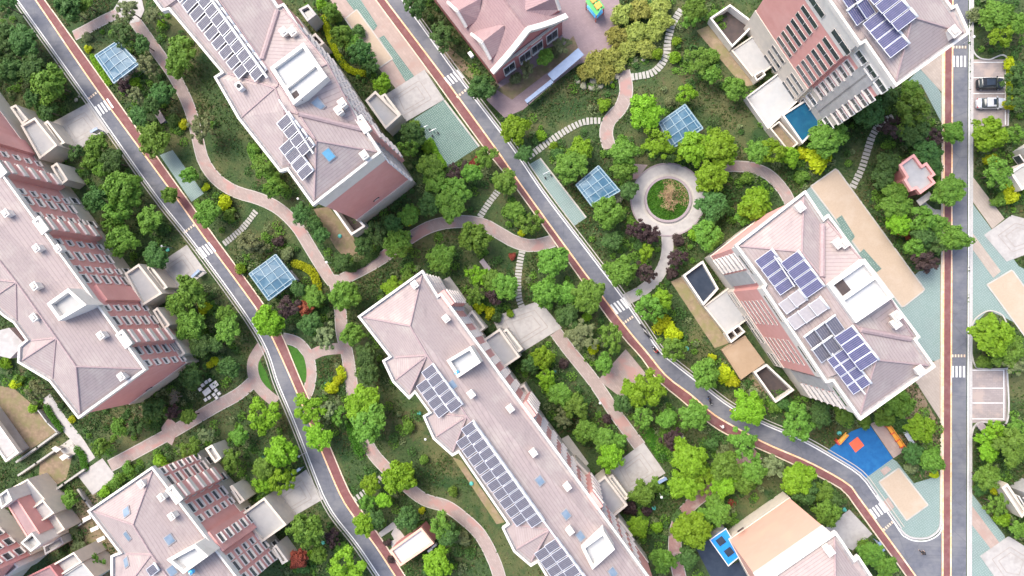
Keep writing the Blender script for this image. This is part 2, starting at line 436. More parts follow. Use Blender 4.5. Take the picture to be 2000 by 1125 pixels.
strip('road', 'asphalt', 2, R2R, R2O + [] if False else [p for p in R2O if p[1] < 1060])
sheet('road', 'asphalt', 3, [(1712, 1020), (1722, 985), (1757, 1030), (1772, 1047), (1800, 1058), (1826, 1049), (1842, 1030), (1842, 1160), (1812, 1160)])
strip('cycle_lane', 'lane_red', 4, R2O, R2L)
R3 = lambda x: [(x + 4, -120), (x + 2, 200), (x + 1, 500), (x, 720), (x - 1, 1240)]
strip('road', 'asphalt', 2, R3(1857), R3(1888), smooth=False)
strip('cycle_lane', 'lane_red', 5, R3(1842), R3(1857), smooth=False)
for nm, mt, pl, wd, off in (('lane_line', 'line_orange', R1O, .26, 0), ('lane_line', 'line_orange', R2O, .26, 0),
                            ('lane_line', 'line_orange', R3(1857), .24, 0), ('lane_line', 'line_orange', R3(1841), .3, 0)):
    ribbon(nm, mt, 6, pl, wd, False, smooth='1857' not in str(pl[0][0]), n=90)
R2Le = [p for p in R2L]
for pl, offs in ((R1L, -1), (R2R + [], 1)):
    pass
ribbon('edge_line', 'paint_white', 6, R1L, .20, False, n=90, off=.25)
ribbon('kerb', 'kerb', 0, R1L, .22, True, n=90, h=.16, off=-.12)
ribbon('kerb', 'concrete_light', 0, R1L, .14, True, n=90, h=.19, off=-.62)
ribbon('kerb', 'paint_cream', 0, R1R, .20, True, n=90, h=.16, off=.16)
RK = R2R[:-1]
ribbon('edge_line', 'paint_white', 6, R2R[:-2], .20, False, n=90, off=-.28)
ribbon('kerb', 'kerb', 0, R2R[:-2], .22, True, n=90, h=.16, off=.10)
ribbon('kerb', 'concrete_light', 0, R2R[:-2], .14, True, n=90, h=.19, off=.60)
ribbon('kerb', 'paint_cream', 0, R2L, .20, True, n=90, h=.16, off=-.16)
ribbon('edge_line', 'paint_white', 6, R3(1890), .22, False, smooth=False, n=20)
ribbon('kerb', 'kerb', 0, R3(1895), .5, True, smooth=False, n=20, h=.16)
ribbon('kerb', 'paint_cream', 0, [(1842, -100), (1839, 400), (1838, 700), (1837, 1020)], .26, True, smooth=False, n=20, h=.16)
NOSE = [(1757, 1032), (1770, 1045), (1787, 1051), (1811, 1050), (1829, 1039), (1836, 1025), (1837, 1005)]
ribbon('kerb', 'kerb', 0, NOSE, .3, True, n=50, h=.16)
ribbon('edge_line', 'paint_white', 6, [(1712, 966), (1756, 1036), (1769, 1049), (1787, 1056), (1812, 1055), (1833, 1043), (1840, 1026)], .2, False, n=50)

# zebra crossings and the short dashed lines beside them
def zebra(a, b_, c_, n, fill=.55):
    """a->b across the road, c the other end of the first bar"""
    A, B, C_ = P(*a, .145), P(*b_, .145), P(*c_, .145); bar = C_ - A; st = (B - A) / n; m_ = MB()
    for i in range(n):
        p = A + st * i; m_.add([p, p + st * fill, p + st * fill + bar, p + bar], [(0, 1, 2, 3)], 'paint_white')
    tag(m_.build('crosswalk'), kind='structure')
def dashes(a, b_, n, wd=.45):
    A, B = P(*a, .145), P(*b_, .145); st = (B - A) / n; d = st.normalized(); nn = Vector((-d.y, d.x, 0)) * wd / 2; m_ = MB()
    for i in range(n):
        p = A + st * i; m_.add([p - nn, p + st * .55 - nn, p + st * .55 + nn, p + nn], [(0, 1, 2, 3)], 'paint_cream')
    tag(m_.build('stop_line'), kind='structure')
zebra((184, 209), (213, 190), (196, 227), 5); dashes((173, 193), (194, 176), 5)
zebra((382, 488), (411, 471), (396, 506), 5); dashes((359, 455), (381, 438), 5)
zebra((866, 152), (896, 134), (879, 168), 5); dashes((892, 190), (912, 174), 4)
zebra((1191, 596), (1223, 578), (1205, 614), 5); dashes((1217, 632), (1238, 617), 5)
zebra((1697, 996), (1727, 976), (1710, 1014), 5); dashes((1726, 1035), (1745, 1018), 5)
zebra((1861, 109), (1890, 109), (1861, 131), 4); dashes((1861, 92), (1890, 92), 5)
zebra((1859, 715), (1888, 715), (1859, 737), 4); dashes((1859, 695), (1888, 695), 5)

# pavements, forecourts and courts
SAND = 'rubber_sand'
def court(name, pxs, level=4, rim=True):
    sheet(name, SAND, level, pxs)
    if rim: ribbon('court_edge', 'concrete_light', level + 1, pxs + [pxs[0]], .22, False, smooth=False, n=4 * len(pxs) * 6 + 1)
sheet('forecourt', 'fore_pave', 1, [(640, -12), (728, -12), (868, 190), (829, 135), (776, 176), (735, 128), (690, 60)])
sheet('forecourt', 'fore_pave', 1, [(690, -60), (737, 2), (852, 158), (829, 136), (775, 176), (648, 4), (610, -50)])
court('sand_court', [(674, 37), (697, 19), (767, 115), (741, 133)])
sheet('paving_strip', 'teal_grid', 3, [(660, -20), (692, -20), (737, 50), (730, 60), (704, 36)])
sheet('paving_strip', 'teal_grid', 3, [(740, 74), (750, 69), (809, 149), (794, 162)])
sheet('teal_court', 'teal_grid', 1, [(806, 234), (868, 194), (937, 285), (875, 326), (845, 296), (828, 262)])
ribbon('court_edge', 'concrete_light', 2, [(868, 196), (936, 286)], .3, False, smooth=False, n=4)
sheet('teal_court', 'teal_grid_pale', 1, [(312, 303), (337, 293), (398, 378), (374, 394)])
sheet('teal_court', 'teal_grid_pale', 1, [(1032, 322), (1055, 309), (1145, 425), (1122, 441), (1060, 360)])
ribbon('court_edge', 'concrete_light', 2, [(1055, 309), (1145, 425)], .25, False, smooth=False, n=4)
sheet('teal_court', 'teal_grid_pale', 1, [(1560, 385), (1590, 358), (1760, 560), (1795, 530), (1810, 528), (1837, 516), (1836, 706), (1780, 700), (1640, 480)])
court('sand_court', [(1583, 364), (1633, 329), (1806, 566), (1762, 601)])
sheet('paving_strip', 'teal_grid', 5, [(1633, 428), (1644, 420), (1670, 462), (1660, 475)])
sheet('paving_strip', 'teal_grid', 5, [(1678, 495), (1687, 486), (1722, 525), (1712, 532)])
sheet('pavement', 'tan_pave', 2, [(1775, 730), (1837, 700), (1838, 822), (1786, 742)])
sheet('teal_court', 'teal_grid_pale', 1, [(1772, 160), (1802, 128), (1840, 185), (1839, 240), (1800, 165)])
sheet('pavement', 'tan_pave', 2, [(1797, 134), (1842, 98), (1841, 182)])
TRI = [(1691, 932), (1743, 896), (1752, 902), (1785, 944), (1838, 928), (1837, 1005), (1836, 1025), (1829, 1039), (1811, 1049), (1787, 1050), (1770, 1044), (1757, 1030), (1712, 963)]
sheet('teal_court', 'teal_grid_pale', 1, TRI)
court('sand_court', [(1716, 941), (1755, 914), (1812, 986), (1770, 1016)])
sheet('paving_strip', 'fore_pave', 3, [(1719, 919), (1732, 910), (1741, 917), (1727, 929)])
sheet('paving_strip', 'fore_pave', 3, [(1725, 980), (1735, 971), (1747, 990), (1739, 998)])
sheet('play_court', 'court_blue', 3, [(1616, 880), (1662, 843), (1698, 829), (1744, 895), (1692, 933), (1655, 909)])
sheet('play_square', 'court_orange', 5, [(1658, 866), (1675, 853), (1688, 870), (1671, 884)])
sheet('pavement', 'fore_pave', 2, [(1699, 828), (1716, 821), (1769, 879), (1745, 895)])
sheet('teal_court', 'teal_grid_pale', 1, [(1895, 380), (1900, 398), (1990, 520), (2070, 560), (2070, 690), (2000, 640), (1962, 620), (1930, 606), (1896, 640)])
sheet('pavement', 'tan_pave', 2, [(1896, 340), (1962, 427), (1938, 447), (1896, 388)])
sheet('pavement', 'tan_pave', 2, [(1896, 450), (1955, 530), (1940, 543), (1896, 482)])
court('sand_court', [(1927, 556), (1976, 527), (2080, 670), (2040, 710)])
sheet('teal_court', 'teal_grid_pale', 1, [(1894, 958), (1962, 1046), (1975, 1125), (1990, 1200), (1893, 1200)])
sheet('pavement', 'fore_pave', 2, [(1894, 982), (1952, 1060), (1935, 1072), (1893, 1018)])
def pad(pxs, lines=True, level=4, mat='concrete'):
    sheet('forecourt', mat, level, pxs)
    if lines:
        c_ = (sum(p[0] for p in pxs) / len(pxs), sum(p[1] for p in pxs) / len(pxs))
        for k in (.42, .62):
            q = [(c_[0] + (p[0] - c_[0]) * k, c_[1] + (p[1] - c_[1]) * k) for p in pxs]
            ribbon('pad_line', 'pad_line', level + 1, q + [q[0]], .16, False, smooth=False, n=49)
pad([(100, 240), (172, 201), (214, 258), (138, 300)])
pad([(296, 524), (365, 478), (404, 533), (338, 575)])
pad([(745, 190), (829, 136), (868, 194), (772, 250)])
pad([(960, 620), (1054, 587), (1097, 640), (1000, 700)])
pad([(1190, 914), (1257, 864), (1300, 924), (1222, 972)])
pad([(520, 972), (598, 917), (631, 975), (557, 1018)])
pad([(1600, 1040), (1659, 995), (1704, 1043), (1665, 1075)], False)
pad([(1922, 459), (1976, 420), (2050, 440), (2050, 480), (1966, 511)])
pad([(1914, 1086), (1970, 1047), (2030, 1085), (2010, 1150), (1952, 1140)])
pad([(151, 928), (200, 895), (228, 932), (181, 967)], False)
sheet('plaza', 'plaza_pave', 1, [(950, 195), (985, 230), (1022, 214), (1075, 168), (1130, 125), (1185, 112), (1205, 70), (1212, 20), (1200, -60), (1050, -60), (1000, 100)])
sheet('parking_bay', 'bay_pave', 1, [(1898, 116), (1969, 116), (1969, 246), (1898, 252)])
sheet('parking_bay', 'bay_pave', 1, [(1898, 720), (1966, 720), (1966, 822), (1898, 826)])
for x0, y0, ys, xr in ((1900, 116, (122, 152, 183), 1963), (1898, 720, (723, 758, 787, 818), 1960)):
    for y in ys: ribbon('bay_line', 'paint_white', 3, [(x0, y), (xr, y)], .14, False, smooth=False, n=2)
ribbon('bay_line', 'paint_white', 3, [(1957, 213), (1963, 213)], .14, False, smooth=False, n=2)
ribbon('bay_line', 'paint_white', 4, [(1963, 120), (1963, 244)], .16, False, smooth=False, n=2)
ribbon('bay_line', 'paint_white', 4, [(1960, 722), (1960, 820)], .16, False, smooth=False, n=2)
ribbon('kerb', 'kerb', 0, [(1897, 60), (1899, 95), (1910, 112), (1930, 117), (1968, 117), (1968, 246)], .22, True, n=60, h=.14)
ribbon('kerb', 'kerb', 0, [(1966, 718), (1966, 824), (1920, 824), (1903, 832), (1897, 850)], .25, True, n=60, h=.14)
ribbon('kerb', 'concrete_light', 0, [(1897, 640), (1905, 622), (1930, 607), (1955, 614), (1965, 630)], .2, True, n=60, h=.14)
ribbon('kerb', 'concrete_light', 0, [(1897, 690), (1903, 712), (1915, 720), (1966, 720)], .2, True, n=60, h=.14)

# bare earth
for mt, pxs in (('soil', [(-30, 750), (25, 757), (75, 800), (110, 843), (42, 890), (20, 862), (-30, 790)]),
                ('soil', [(78, 905), (112, 872), (142, 888), (130, 935), (98, 955), (75, 940)]),
                ('soil', [(612, 408), (642, 404), (690, 462), (700, 492), (676, 506), (655, 484)]),
                ('soil_tan', [(1310, 550), (1336, 538), (1424, 670), (1396, 680)]),
                ('soil', [(1447, 742), (1472, 728), (1524, 790), (1500, 800)]),
                ('soil_tan', [(1360, 60), (1388, 48), (1476, 165), (1452, 170)]),
                ('soil_tan', [(884, 893), (902, 900), (986, 1020), (970, 1024)]),
                ('soil', [(855, 60), (880, 95), (960, 160), (940, 175), (880, 120), (850, 80)]),
                ('soil', [(970, 175), (1080, 110), (1120, 70), (1130, 95), (1000, 195)]),
                ('soil', [(230, 815), (280, 790), (290, 815), (255, 838)]),
                ('soil', [(185, 960), (260, 1090), (240, 1130), (150, 1130), (120, 1000)]),
                ('soil', [(1700, 800), (1785, 740), (1835, 830), (1838, 920), (1800, 935), (1770, 890)])):
    sheet('bare_earth', mt, 1, pxs, paved=mt == 'soil_tan' or pxs[0][0] in (-30, 78, 612))

# garden paths
PW = 2.05
def path(pl, wd=PW, mat='path_brick', level=3, edge=True):
    ribbon('path', mat, level, pl, wd, n=70)
    if edge:
        for s in (1, -1): ribbon('path_edge', 'concrete_light', level - 1, pl, .16, False, n=70, off=s * (wd / 2 + .06))
path([(262, 38), (283, 68), (312, 108), (335, 140), (352, 170), (372, 215), (385, 265), (398, 315), (425, 352), (462, 375), (505, 388), (545, 408), (580, 442), (605, 482), (630, 522), (652, 550), (690, 535), (745, 505), (790, 472), (840, 443), (890, 433), (939, 437), (973, 454), (1005, 472), (1040, 480), (1082, 470)], 2.0)
path([(145, 70), (172, 56), (205, 38), (240, 22)], 1.7)
sheet('path_plaza', 'concrete', 5, [(222, 18), (240, -12), (275, -10), (282, 20), (272, 42), (252, 46)])
path([(655, 555), (664, 600), (668, 650), (678, 690), (686, 745), (692, 790), (704, 835), (725, 880), (752, 912), (790, 946), (828, 975), (872, 989), (906, 1013), (937, 1043), (960, 1084), (975, 1125), (985, 1180)], 2.0)
path([(552, 660), (580, 668), (600, 690), (608, 725), (604, 758), (596, 776)], 1.7)
path([(606, 695), (632, 684), (668, 680)], 2.0, edge=False)
path([(512, 676), (495, 705), (496, 735), (510, 760), (540, 786)], 2.1, edge=False)
path([(498, 742), (465, 770), (420, 795), (340, 842), (280, 875), (215, 910)], 2.0)
sheet('path_bay', 'path_brick', 5, [(315, 835), (330, 815), (350, 832), (336, 870), (318, 858)])
path([(90, 775), (122, 823), (152, 860), (178, 900)], 1.7, 'concrete')
path([(1217, 138), (1223, 176), (1213, 209), (1190, 236), (1184, 262), (1191, 290)], 2.1)
path([(1303, 455), (1302, 500), (1285, 539), (1255, 567), (1222, 585)], 1.75, 'concrete')
path([(1410, 325), (1445, 325), (1473, 329), (1503, 343), (1530, 372), (1545, 400)], 1.7)
sheet('path_mouth', 'path_brick', 2, [(1238, 320), (1265, 322), (1245, 350), (1236, 350)])
path([(1085, 648), (1110, 682), (1160, 745), (1205, 812), (1250, 872)], 1.95)
sheet('forecourt', 'path_brick', 3, [(1168, 742), (1222, 682), (1262, 730), (1215, 778)])
path([(1440, 890), (1478, 905)], 1.7, edge=False)
path([(1480, 885), (1440, 915), (1395, 950), (1350, 985), (1325, 1020), (1318, 1060), (1322, 1100), (1335, 1160)], 2.0, 'path_red')
sheet('paving', 'concrete_light', 3, [(738, 1042), (768, 1019), (792, 1050), (766, 1073), (763, 1057), (770, 1054), (764, 1043), (769, 1033), (745, 1049)])
sheet('half_moon_lawn', 'clipped_lawn', 2, [(562, 674), (580, 680), (596, 700), (601, 725), (597, 748), (584, 738)])
sheet('half_moon_lawn', 'clipped_lawn', 2, [(507, 704), (519, 725), (533, 764), (518, 760), (503, 740), (500, 718)])
sheet('deck', 'concrete_light', 2, [(862, 548), (878, 540), (950, 640), (930, 655)])
sheet('deck', 'concrete_light', 2, [(1130, 925), (1150, 905), (1110, 850), (1090, 860)])

for pl in ([(500, 413), (473, 447), (437, 477)], [(973, 373), (954, 398), (937, 424)], [(1020, 491), (1015, 515), (1012, 545), (1013, 580), (1022, 606)], [(1172, 236), (1142, 238), (1111, 252), (1068, 280), (1031, 307)],
           [(1330, 20), (1313, 48), (1304, 81), (1302, 105), (1291, 127), (1270, 144), (1232, 151)], [(1743, 229), (1720, 241), (1703, 267), (1693, 297), (1682, 331), (1664, 367)], [(1802, 398), (1811, 406), (1822, 414), (1838, 416)], [(692, 976), (720, 954), (746, 931)]):
    a_, c_ = ribbon_pts(pl, 1.3, 30); PAVED.append([PX(p) for p in a_] + [PX(p) for p in reversed(c_)])
# ring plaza
rc = P(1304, 390)
def disc(r, n=72, c=rc): return [Vector((c.x + r * math.cos(2 * math.pi * i / n), c.y + r * math.sin(2 * math.pi * i / n))) for i in range(n)]
b = MB(); b.ring(disc(6.25), disc(3.4), .0, .09, 'concrete'); tag(b.build('ring_plaza'), kind='structure')
PAVED.append([PX((*p, 0)) for p in disc(6.4)])
b = MB(); b.ring(disc(6.45), disc(6.2), 0, .17, 'slab_mauve'); tag(b.build('ring_kerb'), kind='structure')
# ------------------------------------------------------------------ buildings
WIN = {}
def win_mesh(wd, h, style):
    k = (wd, h, style)
    if k in WIN: return WIN[k]
    g = MB(); g.box((0, .02, h / 2), (wd, .06, h), mat='window_glass')
    f = MB(); mt = 'frame_white' if style != 'slit' else 'ledge_cream'; t_ = .12 if style != 'slit' else .07
    f.box((0, .06, h + t_ / 2), (wd + 2 * t_, .16 if style != 'slit' else .08, t_), mat=mt)
    for s in (-1, 1): f.box((s * (wd / 2 + t_ / 2), .06, h / 2), (t_, .16 if style != 'slit' else .08, h), mat=mt)
    nm = max(1, int(round(wd / (1.1 if style != 'slit' else 1.9))))
    for i in range(1, nm): f.box((-wd / 2 + wd * i / nm, .06, h / 2), (.06, .08, h), mat='aluminium')
    s_ = MB(); dp = {'ledge': .4, 'sill': .3, 'slit': .05}[style]
    s_.box((0, dp / 2, -.07), (wd + .16, dp, .14), mat='ledge_cream' if style == 'ledge' else 'frame_white')
    WIN[k] = (g.mesh('window'), f.mesh('frame'), s_.mesh('sill')); return WIN[k]

class Building:
    def __init__(s, name, label, cat, outline, e, zref=None, group=None):
        s.e = e; zr = e if zref is None else zref
        pts = [P(x, y, zr) for x, y in outline]
        s.o = [Vector((p.x, p.y)) for p in pts]
        c = sum((Vector((p.x, p.y, 0)) for p in pts), Vector()) / len(pts)
        s.root = thing(name, (c.x, c.y, 0), label, cat, group); s.c = c
        s.sg = 1 if area2(s.o) > 0 else -1
        s.bvh = None
    def walls(s, layers, inset=.5, cornice=True, rim=.34, cmat='white_wall'):
        """layers: (part name, z0, z1, material, extra outset)"""
        for nm, z0, z1, mt, ex in layers:
            b = MB(); b.prism(offset(s.o, inset - ex), z0, z1, mt, top=ex > 0); b.build(nm, s.root)
        if cornice:
            b = MB(); b.prism(s.o, s.e - .55, s.e - .12, cmat, bottom=True, topmat='gutter')
            b.ring(s.o, offset(s.o, rim), s.e - .121, s.e + .28, cmat); b.build('cornice', s.root)
    def roof(s, nodes_, faces, rise=3.2, inset=.62, mat='roof_tile', caps=True, fat=()):
        ins = offset(s.o, inset); z = s.e - .06
        V = {i: Vector((p.x, p.y, z)) for i, p in enumerate(ins)}
        for k, v in nodes_.items():
            dz = v[2] if len(v) > 2 else rise
            V[k] = P(v[0], v[1], s.e + dz)
        b = MB(); caps_e = {}
        for f in faces:
            pts = [V[k] for k in f]; b.poly(pts, mat)
            for i in range(len(f)):
                a_, c_ = f[i], f[(i + 1) % len(f)]
                if isinstance(a_, str) or isinstance(c_, str): caps_e.setdefault(frozenset((a_, c_)), []).append(1)
        s.roofobj = b.build('roof', s.root)
        if caps:
            cb = MB()
            for k, n_ in caps_e.items():
                if len(n_) < 2: continue
                a_, c_ = list(k); cb.tube(V[a_] + Vector((0, 0, .02)), V[c_] + Vector((0, 0, .02)), .15, 6, 'ridge_cap')
            for a_, c_ in fat: cb.tube(V[a_] + Vector((0, 0, .05)), V[c_] + Vector((0, 0, .05)), .42, 8, 'ridge_cap')
            if cb.v: cb.build('ridge_cap', s.roofobj)
        s.bvh = BVHTree.FromPolygons([Vector(v) for v in b.v], b.f)
        s.V = V
    def rz(s, px, py):
        z = s.e + 1.5
        for _ in range(4):
            p = P(px, py, z); h = s.bvh.ray_cast(Vector((p.x, p.y, 200)), Vector((0, 0, -1)))
            if h[0] is None: return s.e
            z = h[0].z
        return z
    def rn(s, px, py):
        z = s.rz(px, py); p = P(px, py, z); h = s.bvh.ray_cast(Vector((p.x, p.y, 200)), Vector((0, 0, -1)))
        n = h[1] if h[0] is not None else Vector((0, 0, 1))
        return n if n.z > 0 else -n
    def edge(s, i, j, inset):
        a, c = s.o[i], s.o[j]; t_ = (c - a).normalized(); n = Vector((t_.y, -t_.x)) * s.sg
        return a - n * inset, c - n * inset, t_, n
    def windows(s, i, j, cols, floors, wd, h, style='sill', inset=.5, f0=0, f1=1):
        a, c, t_, n = s.edge(i, j, inset); L_ = (c - a)
        g, f, sl = win_mesh(wd, h, style)
        ang = math.atan2(-n.x, n.y)
        for u in cols:
            p = a + L_ * (f0 + (f1 - f0) * u) + n * .02
            for z in floors:
                o = inst('window', g, s.root, (p.x - s.c.x, p.y - s.c.y, z), ang)
                inst('frame', f, o); inst('sill', sl, o)
    def bay(s, i, j, u, wd, dp, z0, z1, mat='pink_wall', cap=True, inset=.5, ledges=(), name='bay'):
        """box standing proud of wall i-j, with a white tray on top"""
        a, c, t_, n = s.edge(i, j, inset); p = a + (c - a) * u; h = t_ * (wd / 2)
        q = [p - h, p + h, p + h + n * dp, p - h + n * dp]
        q = [Vector(v) for v in q]
        b = MB(); b.prism(q, z0, z1, mat); o = b.build(name, s.root)
        if cap:
            qq = offset(q, -.12); cb = MB()
            cb.ring(qq, offset(qq, .45), z1 - .5, z1 + .35, 'white_wall'); cb.prism(qq, z1 - .5, z1 + .02, 'white_wall', bottom=True); cb.build('cap', o)
        if ledges:
            for z in ledges:
                lb = MB(); m_ = p + n * (dp + .12); lb.box((m_.x, m_.y, z), (wd * .96, .34, .9), math.atan2(t_.y, t_.x), 'ledge_cream'); lb.build('balcony_rail', o)
        return o
    def tray(s, pxs, z, depth, z0=0., wall=.38, mat='white_wall', floor='roof_deck', name='porch', parent=None, splits=()):
        q = [Vector((p.x, p.y)) for p in W2(pxs, z)]
        b = MB(); inn = offset(q, wall)
        b.ring(q, inn, z0, z, mat); b.poly([(p.x, p.y, z - depth) for p in inn], floor)
        for (i0, i1, f) in splits:
            a = inn[i0].lerp(inn[(i0 + 1) % 4], f); c = inn[(i1 + 1) % 4].lerp(inn[i1], f); d = (c - a); L_ = d.length; m_ = (a + c) / 2
            b.box((m_.x, m_.y, z - depth / 2 - .02), (L_, wall * .9, depth), math.atan2(d.y, d.x), mat)
        return b.build(name, parent or s.root)
    def vents(s, pts, sc=1.):
        for (x, y) in pts:
            z = s.rz(x, y); p = P(x, y, z + .6)
            b = MB(); ang = UANG
            b.box((p.x, p.y, z + .35), (1.15 * sc, .95 * sc, 1.3), ang, 'white_wall')
            b.box((p.x, p.y, z + 1.06), (1.45 * sc, 1.2 * sc, .14), ang, 'white_wall')
            b.box((p.x, p.y, z + 1.2), (.9 * sc, .7 * sc, .16), ang, 'concrete_light')
            b.build('chimney', s.root)
    def skylights(s, pts, mat='skylight_glass', sz=(1.5, 1.15)):
        for (x, y) in pts:
            z = s.rz(x, y); p = P(x, y, z); n = s.rn(x, y)
            ax = Vector((math.cos(UANG), math.sin(UANG), 0)); yx = n.cross(ax).normalized(); ax = yx.cross(n).normalized()
            M = Matrix((ax.to_4d(), yx.to_4d(), n.to_4d(), (0, 0, 0, 1))).transposed(); M.translation = p
            for c_ in range(3): M[3][c_] = 0
            M[3][3] = 1
            b = MB(); b.box((0, 0, 0), (sz[0] + .3, sz[1] + .3, .3), M=M, mat='gutter'); o = b.build('skylight', s.root)
            b = MB(); b.box((0, 0, 0), (sz[0], sz[1], .06), M=M @ Matrix.Translation((0, 0, .17)), mat=mat); b.build('pane', o)
    def plate(s, i, j, u, z, wd=1.2, h=.5, inset=.5):
        a, c, t_, n = s.edge(i, j, inset); p = a + (c - a) * u + n * .05
        b = MB(); b.box((p.x, p.y, z), (wd, .1, h), math.atan2(t_.y, t_.x), 'dark_interior')
        b.box((p.x + n.x * .06, p.y + n.y * .06, z), (wd * .7, .06, h * .55), math.atan2(t_.y, t_.x), 'ledge_cream'); b.build('wall_vent', s.root)

def cols(n, a=.03, b_=.97): return [a + (b_ - a) * (i + .5) / n for i in range(n)]
FL6 = [4.1 + 2.5 * i for i in range(5)]

# --- long gabled block
A = Building('apartment_block', 'long pink block with purple gable roofs and hardly any solar panels', 'apartment block',
             [(-260, -25), (287, 722), (155, 818), (98, 745), (36, 708), (38, 676), (52, 664), (28, 631), (8, 618), (-22, 590), (-70, 545), (-380, 130), (-400, 60)], 16.5)
A.walls([('base_wall', 0, 4.2, 'cream_wall', .12), ('upper_wall', 4.2, 15.0, 'pink_wall', 0), ('top_band', 15.0, 16.0, 'white_wall', .06)])
A.roof({'S': (149, 716), 'G': (110, 660), 'H': (32, 551), 'R': (-318, 110)},
       [[1, 2, 'S'], [0, 1, 'S', 'G', 'H', 'R'], [2, 3, 'G', 'S'], [3, 4, 'G'], [4, 5, 6, 'G'], [6, 7, 'H', 'G'], [7, 8, 9, 'H'], [9, 10, 'H'], [10, 11, 'R', 'H'], [11, 12, 0, 'R']])
A.tray([(91, 593), (133, 563), (169, 595), (115, 627)], 20.0, .9, 16.0, .5, name='stair_house', floor='roof_deck')
A.vents([(75, 485), (117, 486), (71, 559), (200, 655), (70, 620), (240, 735), (15, 417)], .85)
A.windows(0, 1, [.43, .538, .60, .625, .67, .74, .842, .907, .982], FL6, 1.0, .8, 'ledge')
A.windows(0, 1, [.467, .562, .705, .766, .875, .95], FL6, 1.6, .9, 'ledge')
A.windows(0, 1, cols(9, .36, .98), [1.4], 1.3, 1.3, 'sill', .36)
for u in (.49, .637, .925):
    A.bay(0, 1, u, 2.6, 1.25, 3.8, 16.6, ledges=[5.2 + 2.5 * k for k in range(5)])
for u in (.385, .805): A.bay(0, 1, u, 3.2, .6, 4.2, 13.8, cap=False, name='stair_bay')
for q, sp in (([(40, 245), (68, 229), (112, 284), (77, 311)], 0), ([(85, 240), (93, 235), (127, 279), (115, 285)], 1),
              ([(243, 534), (271, 515), (317, 573), (277, 598)], 0), ([(284, 524), (294, 517), (328, 561), (317, 568)], 1)):
    A.tray(q, 5.0 if not sp else 3.6, .6, mat='cream_wall', name='porch')
for q in ([(19, 209), (31, 204), (55, 233), (43, 244)], [(99, 325), (111, 317), (133, 351), (120, 361)], [(298, 607), (307, 600), (332, 634), (321, 645)],
          [(325, 664), (338, 654), (362, 690), (350, 700)]):
    A.tray(q, 4.6, .6, mat='cream_wall', name='bay_roof')
A.plate(1, 2, .62, 4.6)
b = MB(); b.prism([(p.x, p.y) for p in W2([(-20, 650), (18, 640), (48, 672), (20, 700), (-25, 690)], 14.0)], 10, 14.0, 'concrete'); b.build('roof_terrace', A.root)

# --- block with the blank pink end wall
B = Building('apartment_block', 'block whose pink end wall is blank, with a blue jug on its white stair house', 'apartment block',
             [(556, 7), (713, 248), (746, 298), (612, 403), (562, 333), (548, 337), (466, 233), (419, 151), (433, 142), (331, 20), (318, 24), (240, -80), (330, -140), (480, -85), (545, 12)], 25)
B.walls([('base_wall', 0, 5.0, 'cream_wall', .12), ('upper_wall', 5.0, 20.2, 'pink_wall', 0), ('top_band', 20.2, 24.5, 'white_wall', .06)])
B.roof({'R': (618, 275), 'V': (584, 223), 'O': (640, 125), 'I': (545, 165), 'W': (512, 118), 'N': (400, -40), 'S': (555, 216), 'Q': (537, 172)},
       [[2, 3, 'R'], [1, 2, 'R', 'V'], [1, 'V', 'I', 'O'], [0, 1, 'O'], [14, 0, 'O', 'I', 'W'], [13, 14, 'W', 'N'], [3, 4, 'S', 'R'], ['S', 'V', 'R'],
        ['S', 'Q', 'I', 'V'], [4, 5, 6, 'Q', 'S'], [6, 7, 8, 'Q'], [8, 'Q', 'I', 'W', 'N', 9], [9, 10, 11, 'N'], [11, 12, 13, 'N']], 3.0, fat=((1, 'V'), (14, 'W')))
B.tray([(527, 132), (593, 83), (639, 150), (573, 205)], 28.8, .6, 24.6, .5, name='stair_house', floor='roof_membrane', splits=((1, 3, .6),))
B.vents([(556, 64), (573, 64), (670, 203), (663, 217), (713, 304)], .85)
B.skylights([(622, 204), (366, 12)]); B.skylights([(642, 302)], 'skylight_blue')
B.windows(1, 2, cols(6, .1, 1), [6 + 2.6 * k for k in range(6)], 1.2, 1.4, 'ledge')
B.windows(0, 1, cols(9), [6 + 2.6 * k for k in range(6)], 1.2, 1.4, 'ledge')
B.bay(1, 2, -.08, 2.4, 1.0, 4.6, 25.1, ledges=[7 + 2.6 * k for k in range(6)])
B.tray([(713, 196), (733, 177), (782, 226), (753, 252)], 5, .6, mat='cream_wall'); B.tray([(743, 187), (752, 182), (784, 224), (771, 233)], 3.6, .5, mat='cream_wall')
B.tray([(583, 18), (602, 8), (618, 28), (600, 42)], 4.6, .6, mat='grey_wall', floor='dark_glass', name='bay_roof')
B.tray([(605, 72), (616, 64), (634, 84), (622, 92)], 4.6, .6, mat='cream_wall', floor='dark_interior', name='bay_roof')
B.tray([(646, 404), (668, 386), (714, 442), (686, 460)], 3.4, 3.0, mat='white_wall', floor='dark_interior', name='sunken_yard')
B.plate(2, 3, .55, 7.4)

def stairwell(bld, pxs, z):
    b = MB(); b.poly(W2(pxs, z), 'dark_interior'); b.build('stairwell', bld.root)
stairwell(B, [(561, 189), (579, 176), (592, 196), (574, 203)], 28.23)
